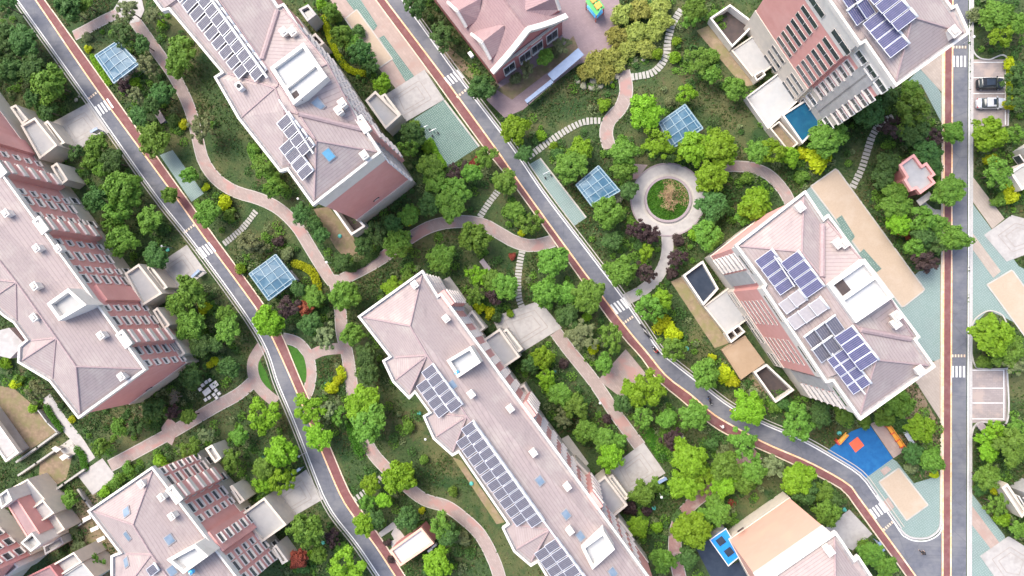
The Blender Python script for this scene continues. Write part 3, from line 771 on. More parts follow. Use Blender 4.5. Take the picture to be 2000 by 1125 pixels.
# --- block with the longest panel arrays
C = Building('apartment_block', 'pink-tiled block with three gables and the longest grey panel array', 'apartment block',
             [(826, 527), (856, 576), (863, 572), (1294, 1160), (1215, 1215), (1120, 1215), (1050, 1098), (1037, 1106), (1003, 1077), (980, 1030), (991, 1022), (896, 884), (884, 891), (846, 857), (826, 812), (838, 805), (811, 768), (800, 780), (767, 746), (747, 704), (760, 696), (699, 618)], 16.5)
C.walls([('base_wall', 0, 4.2, 'cream_wall', .12), ('upper_wall', 4.2, 15.0, 'pink_wall', 0), ('top_band', 15.0, 16.0, 'white_wall', .06)])
C.roof({'W': (801, 637), 'G': (834, 694), 'H': (912, 813), 'K': (1073, 1035), 'E': (1180, 1190)},
       [[21, 0, 'W'], [0, 1, 2, 3, 'E', 'K', 'H', 'G', 'W'], [21, 'W', 'G', 20], [20, 'G', 18, 19], [18, 17, 'G'], [17, 16, 15, 'H', 'G'], [15, 14, 13, 'H'], [13, 12, 'H'],
        [12, 11, 10, 'K', 'H'], [10, 9, 8, 'K'], [8, 7, 'K'], [7, 6, 5, 'E', 'K'], [5, 4, 3, 'E']])
C.tray([(872, 704), (919, 676), (939, 708), (894, 738)], 19.6, .9, 16.2, .45, name='stair_house', floor='roof_membrane')
C.tray([(1135, 1069), (1179, 1037), (1201, 1073), (1157, 1113)], 19.6, .9, 16.2, .45, name='stair_house', floor='roof_membrane')
C.skylights([(883, 752), (1054, 939), (1105, 1005), (1133, 1047), (1196, 1118)], sz=(1.15, .95))
C.vents([(811, 556), (872, 622), (921, 769), (997, 797), (1042, 883), (1108, 949), (1113, 1035)], .8)
C.windows(2, 3, cols(19, .02, .93), FL6, 1.1, .9, 'ledge')
C.windows(0, 1, cols(3, .1, .9), FL6, 1.1, .9, 'ledge')
for u in (.02, .40, .70): C.bay(2, 3, u, 2.6, 1.1, 3.8, 16.6, ledges=[5.2 + 2.5 * k for k in range(5)], cap=False)
for q, z in (([(943, 664), (976, 641), (1016, 697), (984, 719)], 5), ([(980, 648), (990, 641), (1022, 682), (1010, 690)], 3.6),
             ([(1149, 954), (1182, 929), (1226, 987), (1194, 1014)], 5), ([(1186, 933), (1196, 926), (1230, 971), (1220, 978)], 3.6)):
    C.tray(q, z, .6, mat='cream_wall')
for q in ([(910, 618), (922, 606), (948, 640), (936, 650)], [(1117, 907), (1125, 899), (1154, 929), (1142, 939)], [(1199, 1019), (1209, 1012), (1236, 1046), (1226, 1056)], [(1008, 760), (1024, 750), (1036, 770), (1022, 780)]):
    C.tray(q, 4.6, .6, mat='cream_wall', name='bay_roof')

# --- panel-crowded block
D = Building('apartment_block', 'pale pink block crowded with blue and grey solar panels by the teal court', 'apartment block',
             [(1572, 372), (1608, 426), (1617, 418), (1796, 658), (1789, 664), (1826, 716), (1679, 821), (1625, 745), (1612, 748), (1488, 563), (1492, 556), (1434, 479)], 23.5)
D.walls([('base_wall', 0, 5.0, 'cream_wall', .12), ('upper_wall', 5.0, 19.2, 'pink_wall', 0), ('top_band', 19.2, 23, 'white_wall', .06)])
D.roof({'W': (1566, 492), 'A': (1605, 542), 'B': (1679, 644), 'S': (1711, 703), 'I': (1640, 592), 'O': (1712, 540)},
       [[11, 0, 'W'], [0, 1, 'A', 'W'], [1, 2, 'O', 'I', 'A'], [2, 3, 'O'], [3, 4, 'B', 'I', 'O'], [4, 5, 'S', 'B'], [5, 6, 'S'],
        [6, 7, 8, 9, 10, 11, 'W', 'A', 'I', 'B', 'S']], 3.0, fat=((1, 'A'), (4, 'B')))
D.tray([(1617, 556), (1689, 505), (1746, 580), (1672, 631)], 27.4, .65, 23.1, .5, name='stair_house', floor='roof_membrane', splits=((1, 3, .43),))
D.vents([(1561, 405), (1634, 476), (1647, 475), (1748, 617), (1747, 632), (1794, 723)], .9)
D.windows(8, 9, [.27, .72], [6.0 + 2.2 * k for k in range(6)], 4.2, .62, 'slit')
D.windows(8, 9, [.12, .42, .6, .88], [1.3, 3.4], 2.6, .9, 'slit', .36)
D.windows(8, 9, [.22, .77], [20.6], 4.4, .8, 'slit', .42)
D.windows(10, 11, [.62], [6.0 + 2.4 * k for k in range(6)], 2.6, .8, 'ledge'); D.windows(10, 11, [.5], [20.4], 3.2, .9, 'slit', .42)
D.windows(6, 7, [.35], [6.0 + 2.4 * k for k in range(6)], 2.6, .8, 'ledge'); D.windows(6, 7, [.5], [20.4], 3.2, .9, 'slit', .42)
D.bay(10, 11, .2, 2.2, .25, 5, 19, 'grey_wall', False, name='panel_bay'); D.bay(6, 7, .78, 2.2, .25, 5, 19, 'grey_wall', False, name='panel_bay')
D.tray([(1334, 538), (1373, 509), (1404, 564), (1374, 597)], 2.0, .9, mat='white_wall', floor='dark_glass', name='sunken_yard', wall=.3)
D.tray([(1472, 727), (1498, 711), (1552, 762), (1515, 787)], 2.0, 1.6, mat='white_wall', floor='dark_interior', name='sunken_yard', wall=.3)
D.tray([(1374, 598), (1428, 558), (1468, 618), (1420, 655)], 1.5, .2, mat='cream_wall', floor='roof_deck', name='terrace', wall=.25)
D.tray([(1410, 684), (1455, 655), (1494, 708), (1447, 742)], 1.4, .08, mat='wood_deck', floor='wood_deck', name='timber_terrace', wall=.2)
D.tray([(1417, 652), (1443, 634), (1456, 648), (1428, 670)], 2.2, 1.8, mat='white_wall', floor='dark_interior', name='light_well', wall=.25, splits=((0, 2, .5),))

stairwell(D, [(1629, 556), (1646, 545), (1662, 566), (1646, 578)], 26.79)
# --- tower with slit windows
E = Building('apartment_block', 'tallest pink-and-white block with long slit windows and a deep blue pool roof', 'apartment block',
             [(1893, 66), (1748, 171), (1688, 84), (1678, 90), (1588, -40), (1545, -105), (1640, -160), (1740, -150), (1858, 14), (1867, 9)], 27)
E.walls([('base_wall', 0, 7.4, 'cream_wall', .12), ('upper_wall', 7.4, 21.6, 'pink_wall', 0), ('top_band', 21.6, 26.5, 'white_wall', .06)])
E.roof({'S': (1782, 34), 'N': (1690, -100)}, [[0, 1, 'S'], [1, 2, 3, 4, 5, 'N', 'S'], [5, 6, 7, 'N'], [7, 8, 9, 0, 'S', 'N']], 3.0)
E.vents([(1860, 64)], 1.0)
E.windows(3, 4, [.23, .74], [8.2 + 2.25 * k for k in range(6)], 3.7, 1.15, 'slit')
E.windows(3, 4, [.23, .74], [1.2, 3.3, 5.4], 3.4, .95, 'slit', .36)
E.windows(3, 4, [.2, .78], [22.6], 3.9, 1.3, 'slit', .42)
E.windows(1, 2, [.17, .84], [8.0 + 2.3 * k for k in range(6)], 2.1, 1.0, 'ledge'); E.windows(1, 2, [.18, .84], [1.6, 4.6], 2.1, 1.3, 'sill', .34); E.windows(1, 2, [.18, .5, .84], [23.2], 1.9, 1.4, 'sill', .42)
for u in (.42, .60): E.bay(1, 2, u, 1.7, .22, 4.5, 23.5, 'grey_wall', False, name='panel_bay')
E.tray([(1527, 224), (1574, 194), (1606, 240), (1567, 281)], 2.6, .3, mat='white_wall', floor='pool_blue', name='pool_roof', wall=.3)
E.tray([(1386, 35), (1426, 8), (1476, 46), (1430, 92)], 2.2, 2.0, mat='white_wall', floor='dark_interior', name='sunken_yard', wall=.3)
E.tray([(1428, 98), (1490, 56), (1536, 110), (1473, 155)], 1.4, .2, mat='cream_wall', floor='roof_deck', name='terrace', wall=.25)
E.tray([(1456, 190), (1536, 130), (1580, 178), (1500, 252)], 1.6, .35, mat='white_wall', floor='roof_membrane', name='terrace', wall=.25)
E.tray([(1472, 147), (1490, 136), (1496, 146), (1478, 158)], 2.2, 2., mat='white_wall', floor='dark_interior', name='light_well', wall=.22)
E.tray([(1503, 250), (1522, 236), (1560, 280), (1540, 296)], 2.4, .9, mat='cream_wall', floor='soil', name='planter', wall=.25)

# --- block with four skylights
Fb = Building('apartment_block', 'pink block with small skylights on its hipped roof and one panel', 'apartment block',
              [(299, 910), (484, 1150), (420, 1195), (218, 1185), (218, 1084), (234, 1078), (172, 997)], 16.5)
Fb.walls([('base_wall', 0, 4.2, 'cream_wall', .12), ('upper_wall', 4.2, 15.0, 'pink_wall', 0), ('top_band', 15.0, 16.0, 'white_wall', .06)])
Fb.roof({'W': (260, 1025), 'G': (296, 1083), 'R': (345, 1150)}, [[6, 0, 'W'], [0, 1, 'R', 'G', 'W'], [6, 'W', 'G', 5], [5, 'G', 3, 4], ['G', 'R', 2, 3], [1, 2, 'R']])
Fb.tray([(325, 1093), (381, 1063), (407, 1086), (358, 1121)], 19.8, .9, 16.2, .5, name='stair_house', floor='roof_membrane')
Fb.skylights([(248, 1000), (250, 1046), (331, 1054), (248, 1098), (336, 1115)], sz=(1.3, 1.0))
Fb.vents([(279, 944), (338, 1007), (318, 970)], .8)
Fb.windows(0, 1, [.05, .27, .45, .77], FL6, 1.0, .8, 'ledge')
Fb.windows(0, 1, [.13, .36, .84, .94], FL6, 1.6, .9, 'ledge'); Fb.windows(0, 1, [.635], FL6, 1.5, .9, 'ledge', -.32)
Fb.windows(0, 1, cols(6), [1.4], 1.3, 1.3, 'sill', .36)
Fb.bay(0, 1, .235, 2.6, 1.25, 3.8, 16.6, ledges=[5.2 + 2.5 * k for k in range(5)])
Fb.bay(0, 1, .635, 3.8, .8, 4.2, 15.9, cap=False, name='stair_bay')
for q, z in (([(468, 1006), (516, 971), (560, 1025), (511, 1060)], 5.), ([(511, 985), (520, 978), (555, 1020), (544, 1028)], 3.6), ):
    Fb.tray(q, z, .6, mat='cream_wall')
for q in ([(448, 950), (454, 947), (478, 977), (468, 985)], [(532, 1070), (539, 1063), (563, 1096), (551, 1103)], [(400, 876), (414, 868), (432, 895), (420, 905)]):
    Fb.tray(q, 4.6, .6, mat='cream_wall', name='bay_roof')

# --- block with the peach end wall
H = Building('apartment_block', 'block showing a blank peach end wall beside a blue shed roof', 'apartment block',
             [(1632, 1037), (1668, 1090), (1676, 1084), (1740, 1180), (1560, 1290), (1480, 1142)], 22.5)
H.walls([('base_wall', 0, 3.6, 'cream_wall', .12), ('upper_wall', 3.6, 17.8, 'peach_wall', 0), ('top_band', 17.8, 22, 'white_wall', .06)])
H.roof({'W': (1632, 1165)}, [[5, 0, 'W'], [0, 1, 2, 3, 'W'], [3, 4, 5, 'W']], 3.0)
H.vents([(1618, 1074)], .9); H.plate(0, 5, .78, 5.2)

# --- terraced blocks at the corner
Ib = Building('apartment_block', 'pink block stepping down in cream terraces beside the walled plots', 'apartment block',
              [(-10, 968), (100, 1068), (20, 1160), (-90, 1060)], 13.5, zref=0)
Ib.walls([('base_wall', 0, 4, 'cream_wall', .1), ('upper_wall', 4, 12.6, 'pink_wall', 0), ('top_band', 12.6, 13.2, 'white_wall', .05)])
Ib.roof({'W': (-90, 1095), 'R': (-20, 1160)}, [[0, 1, 'R', 'W'], [1, 2, 'R'], [2, 3, 'W', 'R'], [3, 0, 'W']], 2.5)
Ib.windows(0, 1, [.12, .3, .5, .68, .86], [4.6, 7.1, 9.6], 1.3, 1.3, 'ledge')
for q, z, d, m1, m2 in (([(18, 955), (54, 935), (88, 975), (50, 1000)], 4.6, .25, 'cream_wall', 'roof_deck'), ([(50, 1000), (84, 976), (106, 1002), (70, 1026)], 5.4, .5, 'cream_wall', 'concrete'),
                        ([(70, 1024), (104, 1000), (127, 1034), (92, 1056)], 4.2, .3, 'cream_wall', 'concrete_light'), ([(84, 1067), (119, 1048), (125, 1062), (88, 1084)], 3., .8, 'grey_wall', 'concrete'),
                        ([(40, 1060), (62, 1040), (80, 1062), (60, 1078)], 8.2, 1.0, 'white_wall', 'roof_deck'), ([(-4, 968), (14, 955), (24, 977), (2, 994)], 8.6, .6, 'white_wall', 'roof_deck'),
                        ([(12, 984), (34, 974), (78, 1042), (56, 1056)], 7.2, .1, 'pink_wall', 'roof_red'), ([(-14, 1090), (14, 1082), (36, 1108), (10, 1130)], 7.2, .6, 'white_wall', 'concrete')):
    Ib.tray(q, z, d, mat=m1, floor=m2, name='terrace', wall=.3)
J2 = Building('apartment_block', 'cream and pink terraced wing below the walled plots', 'apartment block',
              [(100, 1108), (150, 1076), (200, 1140), (120, 1200)], 6.0, zref=0)
J2.walls([('wall', 0, 5.9, 'cream_wall', 0)], cornice=False)
for q, z, d, m1, m2 in (([(100, 1104), (144, 1078), (160, 1098), (116, 1126)], 6.6, .8, 'cream_wall', 'concrete'), ([(116, 1127), (161, 1098), (186, 1128), (140, 1160)], 6.2, .3, 'cream_wall', 'roof_deck'),
                        ([(52, 1126), (98, 1104), (116, 1128), (70, 1150)], 7.4, .2, 'brick_wall', 'roof_red')):
    J2.tray(q, z, d, mat=m1, floor=m2, name='terrace', wall=.3)
Kb = Building('house', 'flat grey outbuilding behind the bare earth plot', 'house', [(-52, 760), (-28, 792), (36, 883), (10, 903), (-70, 792)], 3.4)
Kb.walls([('wall', 0, 3.3, 'grey_wall', 0)], cornice=False)
Kb.tray([(-54, 808), (-30, 790), (37, 884), (11, 903)], 3.6, .35, mat='white_wall', floor='concrete', name='flat_roof', z0=2.8)
Mb = Building('house', 'white house with dark windows behind the yellow shrubs', 'house', [(1966, 296), (2030, 256), (2110, 370), (2050, 412)], 9, zref=0)
Mb.walls([('wall', 0, 8.8, 'white_wall', 0)])
Mb.roof({'W': (2120, 300)}, [[0, 1, 'W'], [1, 2, 'W'], [2, 3, 'W'], [3, 0, 'W']], 2)
Mb.windows(0, 3, [.2, .5, .8], [1.2, 4.2], 2.4, 1.5, 'sill')
Mb.tray([(1972, 336), (2000, 318), (2024, 352), (1996, 372)], 2.8, .3, mat='white_wall', floor='roof_deck', name='porch')
Jb = Building('house', 'grey stone house with stepped window bays beneath a big round tree', 'house', [(1962, 948), (1996, 925), (2080, 1020), (2030, 1060)], 12, zref=0)
Jb.walls([('wall', 0, 11.8, 'grey_wall', 0)])
Jb.roof({'W': (2130, 1010)}, [[0, 1, 'W'], [1, 2, 'W'], [2, 3, 'W'], [3, 0, 'W']], 2)
Jb.windows(0, 3, cols(4), [2, 4.6, 7.2], 1.6, 1.5, 'sill')
Jb.tray([(1956, 952), (1968, 944), (2006, 1000), (1996, 1012)], 3., .4, mat='cream_wall', floor='concrete', name='porch')

# --- brick clubhouse
zg = 7.5
cS, cE, pk = P(962, 142, zg), P(1106, 33, zg), P(1032, 59, 12.3)
ux = -U2 * 34
q = [cS, cE, cE + ux, cS + ux]
Gb = Building('clubhouse', 'low brick clubhouse with a curved white gable and dormers', 'clubhouse', [(0, 0), (1, 0), (0, 1)], zg)
Gb.o = [Vector((p.x, p.y)) for p in q]; c = (cS + cE) / 2; Gb.root.location = (c.x, c.y, 0); Gb.c = Vector((c.x, c.y, 0)); Gb.sg = 1 if area2(Gb.o) > 0 else -1
b = MB(); b.prism(offset(Gb.o, .5), 0, zg - .1, 'brick_wall')
i0 = offset(Gb.o, .5); pe = Vector((pk.x, pk.y)) + Vector((ux.x, ux.y)).normalized() * .5
n_ = [(i0[0].x, i0[0].y, zg - .1), (i0[1].x, i0[1].y, zg - .1), (pe.x, pe.y, pk.z - .4)]
b.add(n_, [(0, 1, 2)], 'brick_wall'); b.build('wall', Gb.root)
pkn = pk + ux
b = MB(); b.poly([cS, pk, pkn, cS + ux], 'roof_red'); b.poly([cE, pk, pkn, cE + ux], 'roof_red')
gr = b.build('roof', Gb.root); Gb.bvh = BVHTree.FromPolygons([Vector(v) for v in b.v], b.f)
b = MB()
b.tube(pk, pkn, .13, 6, 'roof_red'); b.build('ridge_cap', gr)
b = MB()
for p_, q_ in ((cS, pk), (pk, cE)):
    pts = [p_.lerp(q_, k / 8) + Vector((0, 0, .45 * math.sin(math.pi * k / 8) * (-1 if p_ is cS else -1))) for k in range(9)]
    for k in range(8):
        a_, c_ = pts[k], pts[k + 1]; d = c_ - a_; mid = (a_ + c_) / 2 + Vector((0, 0, .25))
        xa = d.normalized(); ya = Vector((ux.x, ux.y, 0)).normalized(); za = xa.cross(ya).normalized(); ya = za.cross(xa)
        M = Matrix((xa.to_4d(), ya.to_4d(), za.to_4d(), (0, 0, 0, 1))).transposed(); M[3][0] = M[3][1] = M[3][2] = 0; M[3][3] = 1; M.translation = mid
        b.box((0, 0, 0), (d.length + .05, .95, .55), M=M, mat='white_wall')
b.build('gable_coping', Gb.root)
b = MB(); b.ring(Gb.o, offset(Gb.o, .35), zg - .5, zg - .15, 'concrete_light'); b.build('cornice', Gb.root)
def dormer(FL, FP_, FR, VR, RB, VL, coping=True):
    b = MB(); b.poly([FL, FP_, RB, VL], 'roof_red'); b.poly([FP_, FR, VR, RB], 'roof_red')
    lo = [Vector((p.x, p.y, 6.6)) for p in (FL, FR, VR, VL)]
    b.add([FL, FP_, FR, lo[1], lo[0]], [(0, 1, 2, 3, 4)], 'white_wall'); b.add([FR, VR, lo[2], lo[1]], [(0, 1, 2, 3)], 'brick_wall'); b.add([FL, VL, lo[3], lo[0]], [(0, 1, 2, 3)], 'brick_wall')
    o = b.build('dormer', Gb.root)
    if coping:
        b = MB()
        for a_, c_ in ((FL, FP_), (FP_, FR)): b.tube(a_ + Vector((0, 0, .1)), c_ + Vector((0, 0, .1)), .3, 6, 'white_wall')
        b.build('coping', o)
dormer(P(921, 67, 8.6), P(941, 83, 10.6), P(958, 116, 8.6), P(984, 90, 9.3), P(985, 49, 11.2), P(953, 49, 9.3))
dormer(P(875, 5, 8.6), P(893, 22, 10.6), P(911, 53, 8.6), P(936, 38, 9.3), P(940, -4, 11.2), P(905, -8, 9.3))
dormer(P(1072, -40, 8.6), P(1085, -6, 10.6), P(1093, 19, 8.6), P(1067, 36, 9.3), P(1026, 21, 11.2), P(1022, -20, 9.3))
g, f, sl = win_mesh(2.2, 3.2, 'sill')
a_, c_, t_, nn = Gb.edge(0, 1, .5)
for u in (.22, .44, .61, .82):
    p = a_ + (c_ - a_) * u + nn * .03
    o = inst('window', g, Gb.root, (p.x - Gb.c.x, p.y - Gb.c.y, 1.2), math.atan2(-nn.x, nn.y)); inst('frame', f, o); inst('sill', sl, o)
for u in (.40, .60):
    p = a_ + (c_ - a_) * u + nn * .2; b = MB(); b.box((p.x, p.y, 6.4), (2.2, .35, .3), math.atan2(t_.y, t_.x), 'ledge_cream'); b.build('string_course', Gb.root)
for x, y in ((893, 45), (907, 60), (925, 83), (920, 108)):
    p = P(x, y, 6); b = MB(); b.box((p.x, p.y, 6.2), (1., .6, .7), UANG, 'plastic_white'); b.build('air_conditioner', Gb.root)

# --- kiosk, gatehouse
kq = [(1784.7, 300.7), (1800.7, 322.7), (1809.3, 316.7), (1827.3, 341.3), (1819.3, 346.7), (1827.3, 357.3), (1797.3, 379.3), (1788.7, 369.3), (1778.7, 374), (1764.7, 352), (1769.3, 345.3), (1755.3, 322)]
Kk = Building('kiosk', 'small pink kiosk with a cross-shaped flat grey roof', 'kiosk', kq, 5.2)
b = MB(); b.prism(offset(Kk.o, .12), 0, 4.7, 'brick_wall'); b.build('wall', Kk.root)
b = MB(); b.ring(Kk.o, offset(Kk.o, .38), 4.5, 5.3, 'pink_wall'); b.poly([(p.x, p.y, 4.8) for p in offset(Kk.o, .3)], 'roof_deck'); b.build('flat_roof', Kk.root)
b = MB(); b.prism([(p.x, p.y) for p in W2([(1790, 392), (1815, 374), (1822, 384), (1797, 402)], 2.6)], 2.4, 2.6, 'concrete', bottom=True); b.build('door_canopy', Kk.root)
gq = [(823, 1030), (848, 1061), (782, 1106), (761, 1075)]
Gh = Building('gatehouse', 'small flat-roofed hut with pink walls beside the side road', 'hut', gq, 4.2)
b = MB(); b.prism(offset(Gh.o, .1), 0, 3.8, 'brick_wall'); b.build('wall', Gh.root)
b = MB(); b.ring(Gh.o, offset(Gh.o, .34), 3.6, 4.3, 'peach_wall'); b.poly([(p.x, p.y, 3.9) for p in offset(Gh.o, .25)], 'roof_membrane'); b.build('flat_roof', Gh.root)
for x, y in ((848, 1066), (840, 1074)):
    p = P(x, y, 1.5); b = MB(); b.box((p.x, p.y, 1.3), (.9, .4, .8), UANG + R(90), 'plastic_white'); b.build('air_conditioner', Gh.root)
# blue-roofed shed and the dark paved roof beside it
Sh = Building('shed', 'bright blue shed roof with two dark hatches below the peach wall', 'shed', [(1385, 1054), (1418, 1031), (1449, 1084), (1422, 1106)], 3.2)
b = MB(); b.prism(offset(Sh.o, .15), 0, 3.0, 'grey_wall'); b.build('wall', Sh.root)
b = MB(); b.prism(Sh.o, 3.0, 3.2, 'shed_blue', bottom=True); b.ring(Sh.o, offset(Sh.o, .14), 3.2, 3.34, 'plastic_white'); b.build('roof', Sh.root)
for x, y in ((1408, 1057), (1424, 1078)):
    p = P(x, y, 3.3); b = MB(); b.box((p.x, p.y, 3.28), (1.15, 1.3, .2), UANG, 'dark_glass'); b.build('hatch', Sh.root)
sheet('dark_paving', 'dark_glass', 2, [(1358, 1068), (1384, 1055), (1424, 1105), (1455, 1090), (1480, 1150), (1405, 1160)])
# ------------------------------------------------------------------ landmarks for the labels
LM = [(230, 122, 'forked-path glass pavilion'), (532, 541, 'yellow-hedge glass pavilion'), (1330, 245, 'bright-tree glass pavilion'), (1168, 362, 'white-blossom glass pavilion'),
      (1304, 390, 'ring plaza'), (198, 208, 'upper side-road crosswalk'), (397, 488, 'lower side-road crosswalk'), (882, 151, 'upper middle-road crosswalk'),
      (1208, 598, 'central middle-road crosswalk'), (1712, 996, 'lower middle-road crosswalk'), (1875, 118, 'upper straight-road crosswalk'), (1872, 726, 'lower straight-road crosswalk'),
      (157, 240, 'upper gabled-block forecourt'), (350, 525, 'lower gabled-block forecourt'), (810, 195, 'blank-wall-block forecourt'), (1040, 640, 'upper long-array-block forecourt'),
      (1250, 915, 'lower long-array-block forecourt'), (576, 965, 'skylight-block forecourt'), (1655, 1040, 'peach-wall-block forecourt'), (311, 225, 'small mauve slab'),
      (1000, 80, 'brick clubhouse'), (1160, 15, 'green playhouse'), (1100, 128, 'blue shelter roof'), (1790, 345, 'cross-roofed kiosk'), (805, 1065, 'flat-roofed gatehouse'),
      (1680, 880, 'blue play court'), (1750, 852, 'orange play bench'), (1765, 965, 'small sand court'), (1690, 450, 'large sand court'), (720, 75, 'top sand court'),
      (1930, 165, 'black car'), (1930, 204, 'silver car'), (1930, 770, 'empty parking bays'), (412, 757, 'white picnic table'), (190, 930, 'grey path landing'), (60, 810, 'bare earth plot'),
      (1415, 1070, 'blue shed'), (1560, 243, 'blue pool roof'), (1370, 553, 'dark glass roof'), (655, 548, 'brick path junction'), (258, 20, 'round path plaza'),
      (1080, 478, 'arched path mouth'), (1217, 145, 'winding path top'), (1478, 332, 'short curved path'), (583, 712, 'larger half-moon lawn'), (516, 732, 'smaller half-moon lawn'),
      (1260, 560, 'ring plaza footpath'), (1017, 545, 'long-array-block stepping stones'), (470, 445, 'park stepping stones'), (955, 400, 'arched-path stepping stones'), (1100, 262, 'longest stepping-stone row'),
      (1300, 90, 'grove stepping stones'), (1690, 300, 'kiosk stepping stones'), (722, 952, 'gatehouse stepping stones'), (330, 750, 'gabled block end wall'), (170, 420, 'gabled block long facade'),
      (740, 380, 'blank pink end wall'), (500, 300, 'blank-wall block eaves'), (826, 545, 'long-array block corner'), (890, 890, 'long-array block gables'), (1440, 500, 'panel-crowded block corner'),
      (1680, 800, 'panel-crowded block tip'), (1590, 190, 'slit-window tower'), (380, 930, 'skylight block facade'), (250, 940, 'skylight block corner'), (1545, 1000, 'peach end wall'),
      (875, 280, 'dark teal court'), (350, 345, 'narrow teal court'), (1090, 375, 'long teal court'), (1195, 745, 'triangular brick forecourt'), (1470, 715, 'timber terrace'), (1985, 340, 'white house'),
      (1980, 960, 'grey stone house'), (1325, 1050, 'red curved path'), (900, 1010, 'long curved path'), (700, 840, 'tree-covered brick path')]
ORD = ['', 'second', 'third', 'fourth', 'fifth', 'sixth', 'seventh', 'eighth', 'ninth', 'tenth', 'eleventh', 'twelfth', 'thirteenth', 'fourteenth']
def label_by_landmark(items):
    """items: list of (look, x, y) -> labels that single each out: rank by distance from a landmark among its look-alikes"""
    out = [None] * len(items); groups = {}
    for i, it in enumerate(items): groups.setdefault(it[0], []).append(i)
    for look, idx in groups.items():
        if len(idx) == 1:
            i = idx[0]; x, y = items[i][1:3]; l = min(LM, key=lambda l: math.hypot(l[0] - x, l[1] - y)); out[i] = f'{look} by the {l[2]}'; continue
        for i in idx:
            x, y = items[i][1:3]; best = None
            for lx, ly, nm in LM:
                d = math.hypot(lx - x, ly - y); rk = sum(1 for j in idx if j != i and math.hypot(lx - items[j][1], ly - items[j][2]) < d)
                s = rk * 70 + d
                if rk < len(ORD) and (best is None or s < best[0]): best = (s, rk, nm)
            out[i] = f'{look} right beside the {best[2]}'.replace('right beside', 'beside') if best[1] == 0 else f'{ORD[best[1]]} {look} out from the {best[2]}'
    return out

# ------------------------------------------------------------------ plants
def crown_mesh(name, seed, n_cl, per, leaf, flat=.8, spread=.62, cr=(.26, .40), spiky=0.):
    r = np.random.default_rng(seed)
    d = r.normal(size=(n_cl, 3)); d[:, 2] = np.abs(d[:, 2]) * 1.0 - .35 * r.random(n_cl); d /= np.linalg.norm(d, axis=1)[:, None]
    rad = spread * (.55 + .45 * r.random(n_cl) ** .6) * (1 + .18 * r.normal(size=n_cl))
    c = d * rad[:, None]; c[:, 2] *= flat
    c[:3] *= .25
    R_ = r.uniform(cr[0], cr[1], n_cl)
    ci = np.repeat(np.arange(n_cl), per); m_ = len(ci)
    q = r.normal(size=(m_, 3)); q /= np.linalg.norm(q, axis=1)[:, None]
    q[:, 2] = np.where(q[:, 2] < -.3, -q[:, 2], q[:, 2])
    rr = R_[ci] * (.45 + .6 * r.random(m_))
    p = c[ci] + q * rr[:, None] * np.array([1, 1, .8])
    nrm = q * .8 + p * .5 + np.array([0, 0, .5]) + r.normal(size=(m_, 3)) * .55
    nrm /= np.linalg.norm(nrm, axis=1)[:, None]
    a = np.cross(nrm, r.normal(size=(m_, 3))); a /= np.linalg.norm(a, axis=1)[:, None]; b_ = np.cross(nrm, a)
    s = leaf * r.uniform(.6, 1.35, m_)
    asp = .55 - .3 * spiky
    v = np.stack([p + a * s[:, None], p + b_ * (s * asp)[:, None] + a * (s * .15)[:, None], p - a * s[:, None], p - b_ * (s * asp)[:, None] + a * (s * .15)[:, None]], 1).reshape(-1, 3)
    me = bpy.data.meshes.new(name); n = m_
    me.vertices.add(4 * n); me.vertices.foreach_set('co', v.ravel())
    me.loops.add(4 * n); me.loops.foreach_set('vertex_index', np.arange(4 * n))
    me.polygons.add(n); me.polygons.foreach_set('loop_start', np.arange(n) * 4); me.polygons.foreach_set('loop_total', np.full(n, 4))
    me.update(calc_edges=True); me.materials.append(MATS['leaf_m']); return me
CROWN = [crown_mesh('crown', 10 + i, 58 + 5 * i, 78, .085, spread=.75, cr=(.16, .27)) for i in range(7)]
LOOSE = [crown_mesh('crown', 30 + i, 40, 62, .08, spread=.82, cr=(.14, .24)) for i in range(5)]
BUSH = [crown_mesh('foliage', 50 + i, 14, 80, .13, flat=.7, spread=.5, cr=(.34, .5)) for i in range(5)]
SPIKE = [crown_mesh('foliage', 70 + i, 24, 60, .17, flat=.6, spread=.65, cr=(.25, .4), spiky=.8) for i in range(3)]
def trunk_mesh(seed):
    r = random.Random(seed); b = MB()
    top = Vector((r.uniform(-.1, .1), r.uniform(-.1, .1), 1)); b.tube((0, 0, 0), top * .5, .075, 8, 'bark', .055); b.tube(top * .5, top, .055, 8, 'bark', .025)
    for k in range(6):
        a = r.uniform(0, 6.28); z = r.uniform(.42, .8); s = top * z
        b.tube(s, s + Vector((math.cos(a) * .42, math.sin(a) * .42, .32)), .03, 5, 'bark', .01)
    return b.mesh('trunk', True)
TRUNK = [trunk_mesh(i) for i in range(3)]
def bare_mesh():
    r = random.Random(3); b = MB()
    def grow(p, d, L_, rad, lv):
        e = p + d * L_; b.tube(p, e, rad, 5, 'bark_pale', rad * .6)
        if lv == 0: return
        for k in range(4 if lv > 1 else 3):
            nd = (d * .8 + Vector((r.uniform(-1, 1), r.uniform(-1, 1), r.uniform(-.2, .5))) * .85).normalized(); grow(p + d * L_ * r.uniform(.6, 1), nd, L_ * .68, rad * .58, lv - 1)
    grow(Vector((0, 0, 0)), Vector((0, 0, 1)), .55, .06, 5)
    return b.mesh('branches')
